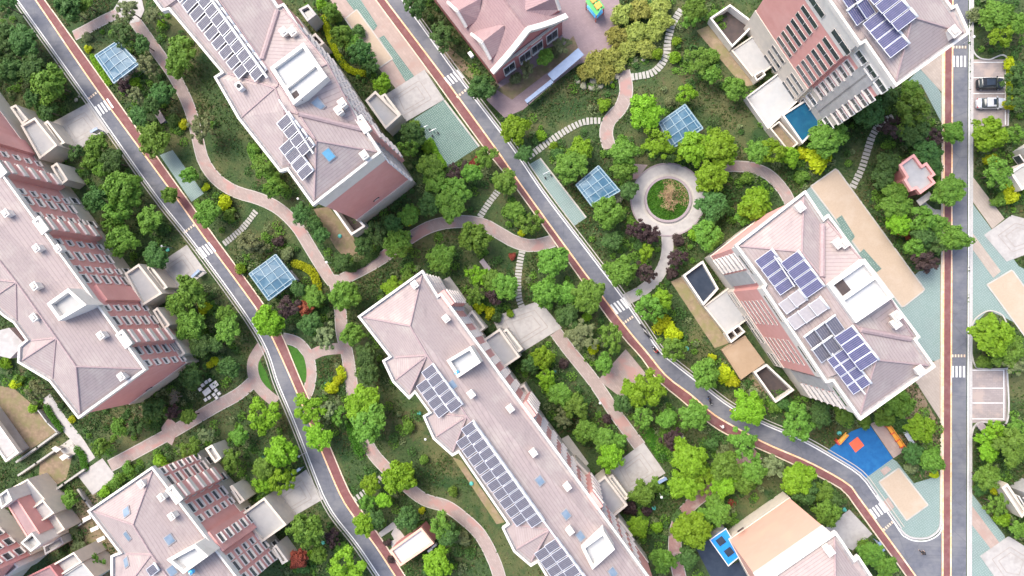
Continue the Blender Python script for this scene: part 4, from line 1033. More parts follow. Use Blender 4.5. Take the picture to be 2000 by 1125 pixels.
# kind letter, then x,y,r triples in photo pixels
PL = {
'd': '''40 78 32 14 101 28 20 135 30 61 135 28 91 216 20 10 64 25 10 10 22 130 15 32 149 297 19 216 314 26 236 64 26 277 84 20 270 226 20 314 182 24 297 203 20 338 236 16
 703 101 26 720 125 20 811 8 28 865 70 30 936 169 28 804 260 25 1699 216 30 1733 189 22 1787 257 28 1736 318 26 1730 345 20 1811 297 24 1821 321 20
 1986 145 22 1990 190 22 189 390 28 301 498 25 314 448 16 389 674 24 449 718 24 372 735 24 419 674 18 581 563 18 605 633 24 716 694 22 720 728 22 736 451 24 709 481 22 763 437 22
 838 400 24 588 414 22 615 437 18 628 458 18 669 512 18 689 522 14 970 620 13 1108 620 24 1034 711 18 1395 400 28 1804 461 24 1831 481 20 118 792 8 297 799 24 267 829 20
 797 1012 24 872 1046 22 733 1012 20 1216 789 18 1345 1090 20 1530 789 16 1601 813 20 1763 830 16 1574 961 24 1632 978 18 1916 954 16 1784 887 20 1807 470 20 320 640 0
 500 745 0 60 190 18 1600 800 18 1480 330 0 1025 300 18 1090 300 16 1230 370 18 1380 440 16 850 380 18 700 60 16 1310 300 18 1330 1020 18 1390 870 16 1250 480 16 1195 470 18 1220 1090 16 590 1110 16''',
'm': '''98 162 36 160 5 18 351 98 30 341 132 20 189 284 26 182 314 24 233 365 36 199 331 20 300 270 33 368 341 18 497 291 12 645 20 18 666 68 24 655 34 16 689 84 18 797 287 22
 811 243 14 838 324 24 851 355 22 889 372 26 922 338 20 949 304 26 986 358 24 517 321 24 534 365 22 1355 17 22 1351 37 18 1368 115 26 1389 145 20 1392 108 16 1436 169 22 1216 297 30
 1115 324 32 1216 331 24 1483 297 26 1459 348 16 1064 112 17 1618 267 34 1566 345 16 1784 220 34 1780 176 20 1861 257 22 1855 372 26 1750 375 20 1946 27 30 1990 44 20 1983 260 18 1949 338 28
 230 414 30 287 431 28 233 468 32 250 384 26 402 417 26 449 421 16 372 566 32 348 593 28 372 637 32 443 647 28 439 613 20 37 742 14 611 579 22 675 577 36 686 654 24
 777 475 28 797 421 22 878 397 32 926 465 34 861 505 28 963 549 22 986 559 26 926 576 20 797 539 16 1034 434 24 1007 414 20 1081 509 32 1064 573 30 1149 579 32 1108 573 22
 1193 661 26 1182 708 20 1189 414 32 1233 434 14 1213 532 30 1385 458 30 1453 424 18 1267 600 30 1314 681 26 1378 731 28 1753 400 26 1804 427 28 1824 438 24 1787 481 20 1868 468 28 1845 377 22
 1973 684 28 1922 708 16 1953 390 16 368 813 18 233 833 18 196 873 22 372 877 24 466 853 20 453 900 22 230 938 16 250 914 14 135 975 18 179 1100 20 514 914 24 720 826 36 662 813 18
 598 1032 38 622 1083 18 669 1069 16 858 1025 24 797 833 16 828 897 12 885 961 12 716 982 18 1095 772 24 1125 796 28 1142 843 24 1179 856 24 1206 860 18 1257 813 24 1301 819 20 1353 809 28
 1453 870 30 1416 911 28 1473 921 26 1453 944 20 1257 965 24 1284 948 16 1405 1002 24 1294 1093 26 1372 1012 18 1395 982 18 1561 826 34 1510 796 14 1649 809 18 1689 826 14 1757 786 30 1730 813 20
 1818 900 22 1611 961 20 1618 1002 26 1703 1083 22 1730 1103 20 1689 1066 14 1986 873 34 1990 836 18 1926 934 24 1939 927 16 1946 985 20 1993 1032 18 330 380 18 215 440 18 1395 30 14''',
'b': '''314 44 10 263 162 14 628 7 14 748 162 20 834 287 15 1003 250 27 1057 264 13 1081 284 10 1179 203 16 1196 167 6 1282 106 14 1319 111 14 1321 81 12 1341 182 20 1260 216 32
 1287 277 30 1358 287 33 1405 287 30 1389 345 30 1331 297 18 1419 310 18 1135 294 24 1483 375 16 1510 294 28 1544 304 20 1747 196 10 1956 68 24 1936 260 30 10 708 16
 522 626 31 470 525 13 777 456 9 932 535 20 767 563 20 997 613 10 1145 620 12 1061 698 22 1068 735 20 1263 495 17 1358 458 15 1473 400 36 1294 586 22 1757 438 20 1943 654 36
 64 796 14 311 900 16 515 812 34 203 961 14 520 816 0 551 887 32 547 938 28 510 948 22 598 799 34 622 850 28 706 789 34 777 934 36 723 948 22 750 978 18 709 1025 26 605 1083 10 676 1108 36 851 1103 28
 1071 752 17 1189 894 26 1267 765 36 1230 762 18 1466 799 32 1345 900 34 1338 951 30 1416 948 24 1372 934 26 1247 1029 22 1284 1029 14 1351 1036 32 1801 836 26 1561 934 30
 1926 856 20 1946 843 20 1932 884 18 1959 1015 16 430 396 0 118 975 0''',
'o': '''247 17 24 300 30 18 233 44 18 169 71 12 287 125 26 263 186 18 395 250 27 1307 199 12 1098 88 17 1030 135 17 1905 27 16 486 475 25 510 481 18 561 495 16 635 657 22 1135 657 28
 399 850 17 142 1032 14 152 1066 16 642 799 20 905 1052 16 1101 816 18 1514 911 25 1780 914 14 1986 708 22 68 765 25 1475 770 16 962 172 15 1008 152 15 1085 100 14''',
'y': '''172 95 10 358 243 12 402 365 10 1601 311 28 1567 300 15 1973 125 14 1973 203 14 1936 311 15 1973 365 15 439 394 19 399 600 17 419 704 11 409 713 9 956 610 14 1020 454 10 1159 681 13
 1419 731 20 1392 698 10 1973 384 18 800 434 9 140 819 9 30 748 15 132 1008 8 84 948 15 649 758 15 660 742 13 824 998 9 1826 927 9 1941 959 9 936 603 14 1294 633 22 1314 650 22 1430 745 16''',
'p': '''243 169 17 892 338 18 910 325 12 1747 250 22 1824 270 19 544 471 14 564 600 25 966 579 17 1101 711 12 1248 448 22 1270 461 20 1324 468 14 1260 532 22 1324 505 18 1311 535 14 1807 512 25
 338 806 17 649 1052 17 757 1060 9 763 1093 9 1186 819 11 1314 860 22 1233 995 16 1263 998 12''',
'r': '595 603 17 1767 454 14 1429 983 9 584 1093 18 1330 880 14 1358 295 8 1000 500 9',
'g': '''1215 30 24 1250 20 24 1290 15 24 1205 70 22 1240 65 24 1280 60 24 1225 95 20 1260 95 20 1300 45 18 1162 128 28 1189 111 22 1145 142 20 1182 145 20 1210 125 16''',
'f': '1203 384 16 1328 856 12',
}
LOOKS = {'b': ('vivid green', 'leaf_b'), 'm': ('mid green', 'leaf_m'), 'd': ('dark green', 'leaf_d'), 'o': ('pale olive', 'leaf_o'), 'y': ('bright yellow-green', 'leaf_y'),
         'p': ('purple-leaved', 'leaf_p'), 'r': ('rust-red', 'leaf_r'), 'g': ('golden bamboo', 'leaf_g'), 'f': ('white-flowering', 'leaf_f')}
plants = []; PLANT_PX = []
for k, s in PL.items():
    n_ = list(map(float, s.split()))
    for i in range(0, len(n_), 3):
        if n_[i + 2] <= 0: continue
        x, y, r_ = n_[i:i + 3]
        if k == 'g': noun = 'clump'
        elif k == 'y' or r_ < 17: noun = 'shrub'
        elif k in 'prf': noun = 'bushy tree' if r_ >= 17 else 'shrub'
        else: noun = 'broad tree' if r_ >= 29 else 'tree' if r_ >= 21 else 'small tree'
        plants.append((k, x, y, r_, f'{LOOKS[k][0]} {noun}'))
labs = label_by_landmark([(p[4], p[1], p[2]) for p in plants])
rp = random.Random(11)
for (k, x, y, r_, look), lab in zip(plants, labs):
    mat = LOOKS[k][1]; rm = r_ * .09
    shrub = look.endswith('shrub') or k == 'g'
    if shrub:
        hz = rm * .75; p = P(x, y, hz); rm *= (1 - hz / HC)
        me = rp.choice(SPIKE if k in 'g' else BUSH)
        o = thing('bamboo_clump' if k == 'g' else 'shrub', (p.x, p.y, 0), lab, 'bamboo' if k == 'g' else 'shrub', 'bamboo clumps of the grove' if k == 'g' else 'garden shrubs')
        s = rm * 1.12
        inst('foliage', me, o, (0, 0, hz * .75), rp.uniform(0, 6.28), (s, s, s * rp.uniform(.9, 1.15)), mat)
        inst('stem', rp.choice(TRUNK), o, (0, 0, 0), rp.uniform(0, 6), (rm * .5, rm * .5, hz * 1.1))
    else:
        ht = 1.7 + rm * rp.uniform(1.35, 1.7); zc = ht - rm * .35; p = P(x, y, zc); rm *= (1 - zc / HC)
        o = thing('tree', (p.x, p.y, 0), lab, 'tree', 'garden trees')
        me = rp.choice(LOOSE if k in 'opf' or rp.random() < .28 else CROWN); s = rm * 1.08
        inst('crown', me, o, (0, 0, ht - rm * .62), rp.uniform(0, 6.28), (s * rp.uniform(.88, 1.12), s * rp.uniform(.88, 1.12), s * rp.uniform(.8, 1.15)), mat)
        inst('trunk', rp.choice(TRUNK), o, (0, 0, 0), rp.uniform(0, 6), (1.6, 1.6, ht * .95))
BM = bare_mesh()
for x, y, r_, lab in ((348, 775, 29, 'bare grey leafless tree behind the white picnic table'), (1302, 388, 46, 'dry sprawling twiggy shrub filling the middle of the ring planter'), (498, 478, 18, 'leafless pale shrub above the yellow-hedge glass pavilion')):
    p = P(x, y, 1.2); s = r_ * .09 / 1.05
    o = thing('bare_tree', (p.x, p.y, .3 if r_ == 46 else 0), lab, 'bare tree'); inst('branches', BM, o, (0, 0, 0), 1.3 * r_, (s, s, s * (.45 if r_ == 46 else .9)), 'straw' if r_ == 46 else None)

# clipped hedges
def hedge(pl, wd, h, mat, lab):
    c = resample([P(x, y, h * .6) for x, y in pl], max(6, int(sum(math.hypot(pl[i + 1][0] - pl[i][0], pl[i + 1][1] - pl[i][1]) for i in range(len(pl) - 1)) * .09 / .3)))
    r = np.random.default_rng(int(pl[0][0])); n = len(c) * 90
    ci = r.integers(0, len(c), n); cc = np.array([(p.x, p.y) for p in c])[ci]
    a = r.uniform(0, 6.283, n); rad = wd / 2 * np.sqrt(r.random(n)); z = h * (1 - .55 * (rad / (wd / 2)) ** 2) * r.uniform(.75, 1.05, n)
    p = np.stack([cc[:, 0] + rad * np.cos(a), cc[:, 1] + rad * np.sin(a), z], 1)
    o = scatter_mesh('hedge', p, .12, r, mat); c0 = c[len(c) // 2]
    return tag(o, lab, 'hedge', 'clipped hedges')
def scatter_mesh(name, p, size, r, mats, mi=None, tilt=.6):
    n = len(p); nrm = r.normal(size=(n, 3)) * tilt + np.array([0, 0, 1]); nrm /= np.linalg.norm(nrm, axis=1)[:, None]
    a = np.cross(nrm, r.normal(size=(n, 3))); a /= np.linalg.norm(a, axis=1)[:, None]; b_ = np.cross(nrm, a)
    s = (size * r.uniform(.6, 1.5, n))[:, None]
    v = np.stack([p + a * s, p + b_ * s * .6, p - a * s, p - b_ * s * .6], 1).reshape(-1, 3)
    me = bpy.data.meshes.new(name); me.vertices.add(4 * n); me.vertices.foreach_set('co', v.ravel()); me.loops.add(4 * n); me.loops.foreach_set('vertex_index', np.arange(4 * n))
    me.polygons.add(n); me.polygons.foreach_set('loop_start', np.arange(n) * 4); me.polygons.foreach_set('loop_total', np.full(n, 4))
    for m_ in (mats if isinstance(mats, (list, tuple)) else [mats]): me.materials.append(MATS[m_])
    if mi is not None: me.polygons.foreach_set('material_index', mi)
    me.update(calc_edges=True); o = bpy.data.objects.new(name, me); COL.objects.link(o); return o
for pl, wd, h, mat, lab in (
    ([(633, 34), (642, 68), (660, 108), (682, 135), (709, 143)], 1.3, 1.0, 'leaf_y', 'yellow-green curved hedge along the blank-wall block garden'),
    ([(575, 515), (592, 520), (610, 532), (618, 552), (620, 570)], 1.6, 1.0, 'leaf_y', 'yellow-green curved hedge hugging a glass pavilion'),
    ([(640, 755), (655, 748), (668, 735), (664, 722)], 1.6, .9, 'leaf_y', 'yellow hedge beside the brick half-moon path'),
    ([(688, 830), (694, 850), (700, 870), (706, 884)], 2.8, .9, 'leaf_c', 'dark clipped hedge beside the tree-covered brick path'),
    ([(492, 288), (500, 310), (520, 335), (545, 360), (560, 378)], 2.2, .8, 'leaf_m', 'leafy hedge under the blank-wall block eaves'),
    ([(640, 505), (668, 522), (700, 518), (735, 495)], 1.4, .8, 'leaf_d', 'dark hedge lining the bend of the brick path'),
    ([(890, 345), (905, 335), (922, 322), (935, 308)], 1.4, .9, 'leaf_r', 'rust-red hedge along the dark teal court'),
    ([(840, 275), (852, 300), (866, 322)], 1.3, .8, 'leaf_b', 'vivid green hedge edging the dark teal court'),
    ([(285, 795), (305, 815), (300, 838)], 2.2, .9, 'leaf_d', 'dark curved hedge below the gabled block end wall'),
    ([(195, 870), (215, 880)], 2.6, .7, 'leaf_c', 'short clipped green hedge near the grey path landing'),
    ([(205, 955), (235, 935), (262, 915)], 1.6, .7, 'leaf_m', 'leafy green hedge beside the skylight block corner'),
    ([(90, 795), (103, 818), (118, 838)], 1.3, .7, 'leaf_c', 'thin green hedge between the earth plot and grey path'),
    ([(165, 915), (160, 890), (150, 878)], 1.5, .6, 'leaf_c', 'small green hedge by the cream entrance steps'),
    ([(1972, 118), (1972, 160), (1974, 205)], 1.0, .8, 'leaf_y', 'yellow-green hedge behind the parked cars'),
    ([(1262, 840), (1280, 868), (1296, 892)], 2.4, .6, 'leaf_c', 'bright clipped hedge below the triangular brick forecourt'),
    ([(180, 110), (186, 122), (200, 145), (212, 162)], 1.2, .6, 'leaf_b', 'thin hedge between the red lane and forked-path pavilion')):
    hedge(pl, wd, h, mat, lab)

# ------------------------------------------------------------------ ring planter
b = MB(); b.ring(disc(4.05), disc(3.62), 0, .45, 'slab_mauve'); rpl = thing('ring_planter', (rc.x, rc.y, 0), 'round mauve stone planter ringed by the pale plaza', 'planter'); b.build('wall', rpl)
b = MB(); b.ring(disc(4.55), disc(4.05), 0, .10, 'concrete_light'); b.build('step', rpl)
b = MB(); b.poly([(p.x, p.y, .3) for p in disc(3.62)], 'clipped_lawn'); b.build('turf', rpl)
r = np.random.default_rng(5); n = 5200; a = r.uniform(0, 6.283, n); d = 3.5 * np.sqrt(r.random(n))
tf = scatter_mesh('turf_blades', np.stack([rc.x + d * np.cos(a), rc.y + d * np.sin(a), .32 + .12 * r.random(n)], 1), .11, r, ['leaf_c', 'leaf_m', 'straw'], (np.where((r.random(n) < .55) & (np.cos(a) > -.3) & (np.sin(a) > -.4), 2, np.where(r.random(n) < .15, 1, 0))).astype(np.int32), 1.)
attach(tf, rpl); tf['kind'] = 'stuff'

# ------------------------------------------------------------------ low growth over the unpaved ground
Wm, Hm = 1100, 640; X0, Y0 = -50, -40       # pixel grid at half resolution with a margin
mask = np.zeros((Hm, Wm), bool); gy, gx = np.mgrid[0:Hm, 0:Wm]
def fill(poly):
    q = [((x - 2 * X0 * 1) / 2., (y - 2 * Y0) / 2.) for x, y in poly]
    xs = [p[0] for p in q]; ys = [p[1] for p in q]
    x0, x1 = max(0, int(min(xs))), min(Wm, int(max(xs)) + 2); y0, y1 = max(0, int(min(ys))), min(Hm, int(max(ys)) + 2)
    if x1 <= x0 or y1 <= y0: return
    X, Y = gx[y0:y1, x0:x1] + .5, gy[y0:y1, x0:x1] + .5; ins = np.zeros(X.shape, bool)
    for i in range(len(q)):
        (xa, ya), (xb, yb) = q[i], q[(i + 1) % len(q)]
        if abs(yb - ya) < 1e-9: continue
        c = ((ya > Y) != (yb > Y)) & (X < (xb - xa) * (Y - ya) / (yb - ya) + xa); ins ^= c
    mask[y0:y1, x0:x1] |= ins
for q in PAVED: fill(q)
grow = mask.copy()
for s_ in (1,): grow[s_:] |= mask[:-s_]; grow[:-s_] |= mask[s_:]; grow[:, s_:] |= mask[:, :-s_]; grow[:, :-s_] |= mask[:, s_:]
r = np.random.default_rng(21)
# patchiness from a few random blobs, plus bare earth polygons
def blobs(n, smin, smax):
    f = np.zeros((Hm, Wm), np.float32)
    for _ in range(n):
        cx, cy, s = r.uniform(0, Wm), r.uniform(0, Hm), r.uniform(smin, smax)
        x0, x1, y0, y1 = int(max(0, cx - 3 * s)), int(min(Wm, cx + 3 * s)), int(max(0, cy - 3 * s)), int(min(Hm, cy + 3 * s))
        f[y0:y1, x0:x1] += np.exp(-((gx[y0:y1, x0:x1] - cx) ** 2 + (gy[y0:y1, x0:x1] - cy) ** 2) / (2 * s * s))
    return f
dens = blobs(900, 4, 16); dens = np.clip(dens / dens.mean(), .12, 3.2)
CMi = np.array(CM)
def to_world(px, py):
    d = np.stack([(px - 1000) / FPX, (562.5 - py) / FPX, -np.ones_like(px)], 1) @ CMi.T
    t_ = -HC / d[:, 2]; return np.stack([d[:, 0] * t_, d[:, 1] * t_, np.zeros_like(px)], 1)
N_ = 560000
px = r.uniform(-60, 2060, N_); py = r.uniform(-40, 1165, N_)
ix = ((px - 2 * X0) / 2).astype(int); iy = ((py - 2 * Y0) / 2).astype(int)
dn = dens[iy, ix]; keep = (~grow[iy, ix]) & (r.random(N_) < dn / 2.2)
px, py, dn = px[keep], py[keep], dn[keep]
p = to_world(px, py); p[:, 2] = r.random(len(p)) * (.06 + .2 * dn) + .02
dry = (np.sin(px * .011 + 1.3) + np.sin(py * .017 + .4) + np.sin((px + py) * .006)) > .9
mi = np.where(r.random(len(p)) < np.where(dry, .55, .12), 1, 0); mi = np.where(r.random(len(p)) < .16, 2, mi)
gc = scatter_mesh('ground_cover', p, .17, r, ['ground_leaf', 'ground_leaf_dry', 'leaf_d'], mi.astype(np.int32), .8)
tag(gc, 'rough low green ground cover between the paths and buildings', kind='stuff')

# undergrowth: leafy masses filling the beds round the trees
tc = np.array([(q[1], q[2], q[3]) for q in plants if q[3] >= 13])
cl = []
for _ in range(120000):
    if len(cl) >= 2600: break
    t0 = tc[r.integers(len(tc))]; a = r.uniform(0, 6.283); dd = t0[2] * r.uniform(.5, 2.3); x, y = t0[0] + dd * math.cos(a), t0[1] + dd * math.sin(a)
    jx, jy = int((x - 2 * X0) / 2), int((y - 2 * Y0) / 2)
    if 3 <= jx < Wm - 3 and 3 <= jy < Hm - 3 and not mask[jy - 3:jy + 4, jx - 3:jx + 4].any(): cl.append((x, y))
cl = np.array(cl); cw = to_world(cl[:, 0], cl[:, 1]); nc = len(cl); per = 80
ci = np.repeat(np.arange(nc), per); rad = r.uniform(.45, 1.0, nc)[ci]; hh = r.uniform(.3, 1.2, nc)[ci]; ph = r.uniform(0, 6.283, nc * per); rr_ = np.sqrt(r.random(nc * per))
up = np.stack([cw[ci, 0] + rad * rr_ * np.cos(ph), cw[ci, 1] + rad * rr_ * np.sin(ph), hh * (1 - .6 * rr_ ** 2) * r.uniform(.6, 1.05, nc * per)], 1)
km = r.choice(3, nc, p=[.4, .38, .22])[ci]
tag(scatter_mesh('undergrowth', up, .15, r, ['leaf_d', 'leaf_m', 'leaf_o'], km.astype(np.int32), .8), 'leafy dark undergrowth filling the beds around the trees', kind='stuff')
# ------------------------------------------------------------------ solar water panels
PANM = {}
def panel_meshes(lu, lv, style):
    k = (lu, lv, style)
    if k in PANM: return PANM[k]
    T = Matrix.Rotation(R(10), 4, 'X')
    c = MB(); c.box((0, 0, 0), (lu * .84, lv, .09), M=T, mat=style)
    f = MB()
    for s in (-1, 1):
        f.box((0, 0, 0), (.07, lv + .1, .12), M=T @ Matrix.Translation((s * lu * .43, 0, 0)), mat='aluminium')
    f.box((0, 0, 0), (lu * .88, .07, .13), M=T @ Matrix.Translation((0, -lv / 2 - .02, 0)), mat='aluminium')
    nt = 5
    for i in range(1, nt): f.box((0, 0, 0), (.02, lv, .03), M=T @ Matrix.Translation((-lu * .42 + lu * .84 * i / nt, 0, .052)), mat='panel_pale')
    for sx in (-1, 1):
        for sy, z in ((-1, -.25), (1, .15)): f.tube((sx * lu * .42, sy * lv * .45, z), (sx * lu * .42, sy * lv * .45, -.75), .03, 5, 'aluminium')
    t_ = MB(); y, z = lv / 2 + .12, lv / 2 * math.sin(R(10)) + .12
    t_.tube((-lu * .49, y, z), (lu * .49, y, z), .165, 10, 'plastic_white')
    PANM[k] = (c.mesh('collector'), f.mesh('frame'), t_.mesh('tank', True)); return PANM[k]
def panel(bld, x, y, lu, lv, style, label, group, rot=0., nudge=.75):
    z = bld.rz(x, y) + nudge; p = P(x, y, z)
    c, f, t_ = panel_meshes(lu, lv, style)
    o = thing('solar_panel', p, label, 'solar panel', group, UANG + R(rot))
    inst('collector', c, o); inst('frame', f, o); inst('tank', t_, o)
def prow(bld, a, b_, n, lu, lv, style, rowname, group, rot=0.):
    for i in range(n):
        f = i / max(1, n - 1); x, y = a[0] + (b_[0] - a[0]) * f, a[1] + (b_[1] - a[1]) * f
        lab = f'{(ORD[i] if i else "first")} solar panel down the {rowname}' if n > 1 else f'single solar panel of the {rowname}'
        panel(bld, x, y, lu, lv, style, lab, group, rot)
g_ = 'solar panels on the roofs'
prow(B, (357, -12), (472, 137), 9, 1.55, 2.25, 'panel_grey', 'outer long row on the blank-wall block', g_)
prow(B, (390, -17), (504, 141), 10, 1.55, 2.25, 'panel_grey', 'inner long row on the blank-wall block', g_)
prow(B, (557, 238), (597, 288), 4, 1.5, 2.25, 'panel_grey', 'inner short row on the blank-wall block', g_)
prow(B, (561, 287), (596, 336), 4, 1.5, 2.1, 'panel_grey', 'outer short row on the blank-wall block', g_)
prow(C, (828, 754), (862, 802), 4, 1.5, 1.95, 'panel_grey', 'outer top row on the long-array block', g_)
prow(C, (839, 726), (887, 791), 5, 1.5, 2.1, 'panel_grey', 'inner top row on the long-array block', g_)
prow(C, (917, 837), (1045, 1016), 12, 1.48, 2.15, 'panel_grey', 'inner middle row on the long-array block', g_)
prow(C, (906, 863), (1015, 1014), 10, 1.48, 2.0, 'panel_grey', 'outer middle row on the long-array block', g_)
prow(C, (1080, 1066), (1130, 1134), 5, 1.48, 2.15, 'panel_grey', 'inner bottom row on the long-array block', g_)
prow(C, (1060, 1081), (1108, 1146), 5, 1.48, 2.1, 'panel_grey', 'outer bottom row on the long-array block', g_)
prow(D, (1496, 506), (1534, 558), 4, 1.5, 2.5, 'panel_blue', 'outer blue row by the panel-crowded block corner', g_)
prow(D, (1547, 510), (1586, 563), 4, 1.5, 2.5, 'panel_blue', 'inner blue row by the panel-crowded block corner', g_)
prow(D, (1538, 597), (1557, 583), 2, 2.0, 1.5, 'panel_pale', 'upper pale pair on the panel-crowded block', g_)
prow(D, (1555, 627), (1598, 599), 3, 2.1, 1.6, 'panel_pale', 'lower pale row on the panel-crowded block', g_)
prow(D, (1590, 665), (1631, 637), 3, 1.8, 2.2, 'panel_grey', 'upper grey row on the panel-crowded block', g_, 90)
prow(D, (1605, 690), (1625, 676), 2, 1.8, 2.1, 'panel_grey', 'lower grey pair on the panel-crowded block', g_, 90)
prow(D, (1652, 656), (1691, 706), 4, 1.5, 2.5, 'panel_blue', 'inner blue row by the panel-crowded block tip', g_)
prow(D, (1638, 700), (1677, 752), 4, 1.5, 2.5, 'panel_blue', 'outer blue row by the panel-crowded block tip', g_)
prow(E, (1709, 41), (1750, 92), 4, 1.55, 2.55, 'panel_blue', 'outer blue row on the slit-window tower', g_)
prow(E, (1718, -12), (1765, 40), 4, 1.55, 2.55, 'panel_blue', 'inner blue row on the slit-window tower', g_)
prow(E, (1673, 30), (1692, 17), 2, 1.6, 2.2, 'panel_blue', 'turned blue pair on the slit-window tower', g_, 90)
prow(E, (1660, 2), (1678, -10), 2, 1.6, 2.2, 'panel_blue', 'upper turned blue pair on the slit-window tower', g_, 90)
prow(Fb, (298, 1113), (298, 1113), 1, 1.5, 1.8, 'panel_grey', 'skylight block roof', g_)
# long manifold pipes beside the rows
def pipe(bld, a, b_, r_, lab, lift=.9, parent=None):
    n = 8; m_ = MB(); pts = [P(a[0] + (b_[0] - a[0]) * i / n, a[1] + (b_[1] - a[1]) * i / n, 0) for i in range(n + 1)]
    zs = [bld.rz(a[0] + (b_[0] - a[0]) * i / n, a[1] + (b_[1] - a[1]) * i / n) + lift for i in range(n + 1)]
    pts = [P(a[0] + (b_[0] - a[0]) * i / n, a[1] + (b_[1] - a[1]) * i / n, zs[i]) for i in range(n + 1)]
    for i in range(n): m_.tube(pts[i], pts[i + 1], r_, 6, 'plastic_white')
    m_.build('pipe', bld.root, smooth=False)
pipe(B, (405, -12), (522, 152), .2, ''); pipe(B, (545, 195), (612, 300), .13, ''); pipe(C, (925, 826), (1062, 1018), .2, '')
pipe(C, (849, 716), (898, 784), .14, ''); pipe(C, (1062, 1018), (1140, 1125), .14, ''); pipe(D, (1512, 500), (1552, 560), .1, ''); pipe(D, (1625, 690), (1690, 770), .1, '')

# blue jugs on the stair houses
def jug(x, y, z, lab, n=2):
    p = P(x, y, z); t_ = thing('water_jug', (p.x, p.y, z), lab, 'water jug')
    b = MB()
    for i, (dx, dy) in enumerate(((0, 0), (.55, .3))[:n]):
        b.tube((p.x + dx, p.y + dy, z), (p.x + dx, p.y + dy, z + .75), .36, 12, 'blue_plastic', .33); b.tube((p.x + dx, p.y + dy, z + .75), (p.x + dx, p.y + dy, z + .95), .3, 12, 'blue_plastic', .1)
    b.build('drum', t_)
    b = MB(); b.tube((p.x, p.y, z + .95), (p.x, p.y, z + 1.05), .12, 8, 'plastic_white'); b.build('cap', t_)
jug(540, 141, 25.4, 'blue water jugs on the blank-wall block stair house'); jug(1661, 602, 22.3, 'blue jug on the panel-crowded block stair house', 1)
jug(893, 727, 18.8, 'blue jug on the upper stair house of the long-array block', 1); jug(377, 1115, 19, 'blue jug on the skylight block stair house', 1)
p = P(490, 184, 23.5); t_ = thing('condenser_unit', (p.x, p.y, B.rz(490, 184)), 'grey condenser unit on the terrace of the blank-wall block', 'air conditioner')
z = B.rz(490, 184); b = MB(); b.box((p.x, p.y, z + .5), (1.2, .8, .9), UANG, 'plastic_white'); b.build('casing', t_); b = MB(); b.tube((p.x, p.y, z + .95), (p.x, p.y, z + 1.0), .33, 14, 'rubber'); b.build('fan', t_)

# ------------------------------------------------------------------ glass pavilions
def pavilion(q, lab, zt=3.4):
    pts = [P(x, y, zt) for x, y in q]; c = sum(pts, Vector()) / 4
    t_ = thing('glass_pavilion', (c.x, c.y, 0), lab, 'pavilion', 'glass pavilions')
    lerp = lambda u, v, z=0: (pts[0].lerp(pts[1], u)).lerp(pts[3].lerp(pts[2], u), v) + Vector((0, 0, z))
    zz = lambda u, v: .35 * min(1, min(u, 1 - u, v, 1 - v) / .22)
    b = MB(); N4 = [0, .10, .37, .63, .90, 1]
    for i in range(5):
        for j in range(5):
            cs = [(N4[i], N4[j]), (N4[i + 1], N4[j]), (N4[i + 1], N4[j + 1]), (N4[i], N4[j + 1])]
            b.add([lerp(u, v, zz(u, v)) for u, v in cs], [(0, 1, 2, 3)], 'pav_glass')
    b.build('roof_glass', t_)
    b = MB()
    for u in N4:
        r_ = .13 if u in (0, 1) else .085
        for k in range(5):
            v0, v1 = N4[k], N4[k + 1]
            b.tube(lerp(u, v0, zz(u, v0) + .03), lerp(u, v1, zz(u, v1) + .03), r_, 6, 'pav_frame'); b.tube(lerp(v0, u, zz(u, v0) + .03), lerp(v1, u, zz(u, v1) + .03), r_, 6, 'pav_frame')
    b.build('frame', t_)
    for u, v in ((.1, .1), (.9, .1), (.9, .9), (.1, .9)):
        p = lerp(u, v); b = MB(); b.tube((p.x, p.y, 0), (p.x, p.y, zt + .3), .14, 8, 'pav_frame'); b.build('post', t_)
    b = MB(); b.poly([lerp(u, v) - Vector((0, 0, zt - .02)) for u, v in ((.08, .08), (.92, .08), (.92, .92), (.08, .92))], 'concrete'); b.build('floor_slab', t_)
    for v in (.2, .8):
        p, q_ = lerp(.2, v), lerp(.8, v); d = q_ - p; m_ = (p + q_) / 2
        b = MB(); b.box((m_.x, m_.y, .42), (d.length, .45, .08), math.atan2(d.y, d.x), 'wood_deck'); b.box((m_.x, m_.y, .2), (d.length * .8, .3, .4), math.atan2(d.y, d.x), 'concrete'); b.build('seat', t_)
pavilion([(186, 109), (230, 80), (272, 125), (223, 163)], 'glass-roofed pavilion between the forked brick path and the red lane')
pavilion([(487, 535), (539, 497), (578, 547), (525, 587)], 'glass-roofed pavilion beside the curved yellow hedge')
pavilion([(1287, 240), (1338, 204), (1373, 251), (1314, 290)], 'glass-roofed pavilion half hidden by vivid trees above the ring plaza')
pavilion([(1125, 361), (1169, 324), (1211, 373), (1157, 404)], 'glass-roofed pavilion beside the white-flowering shrub and ring plaza')

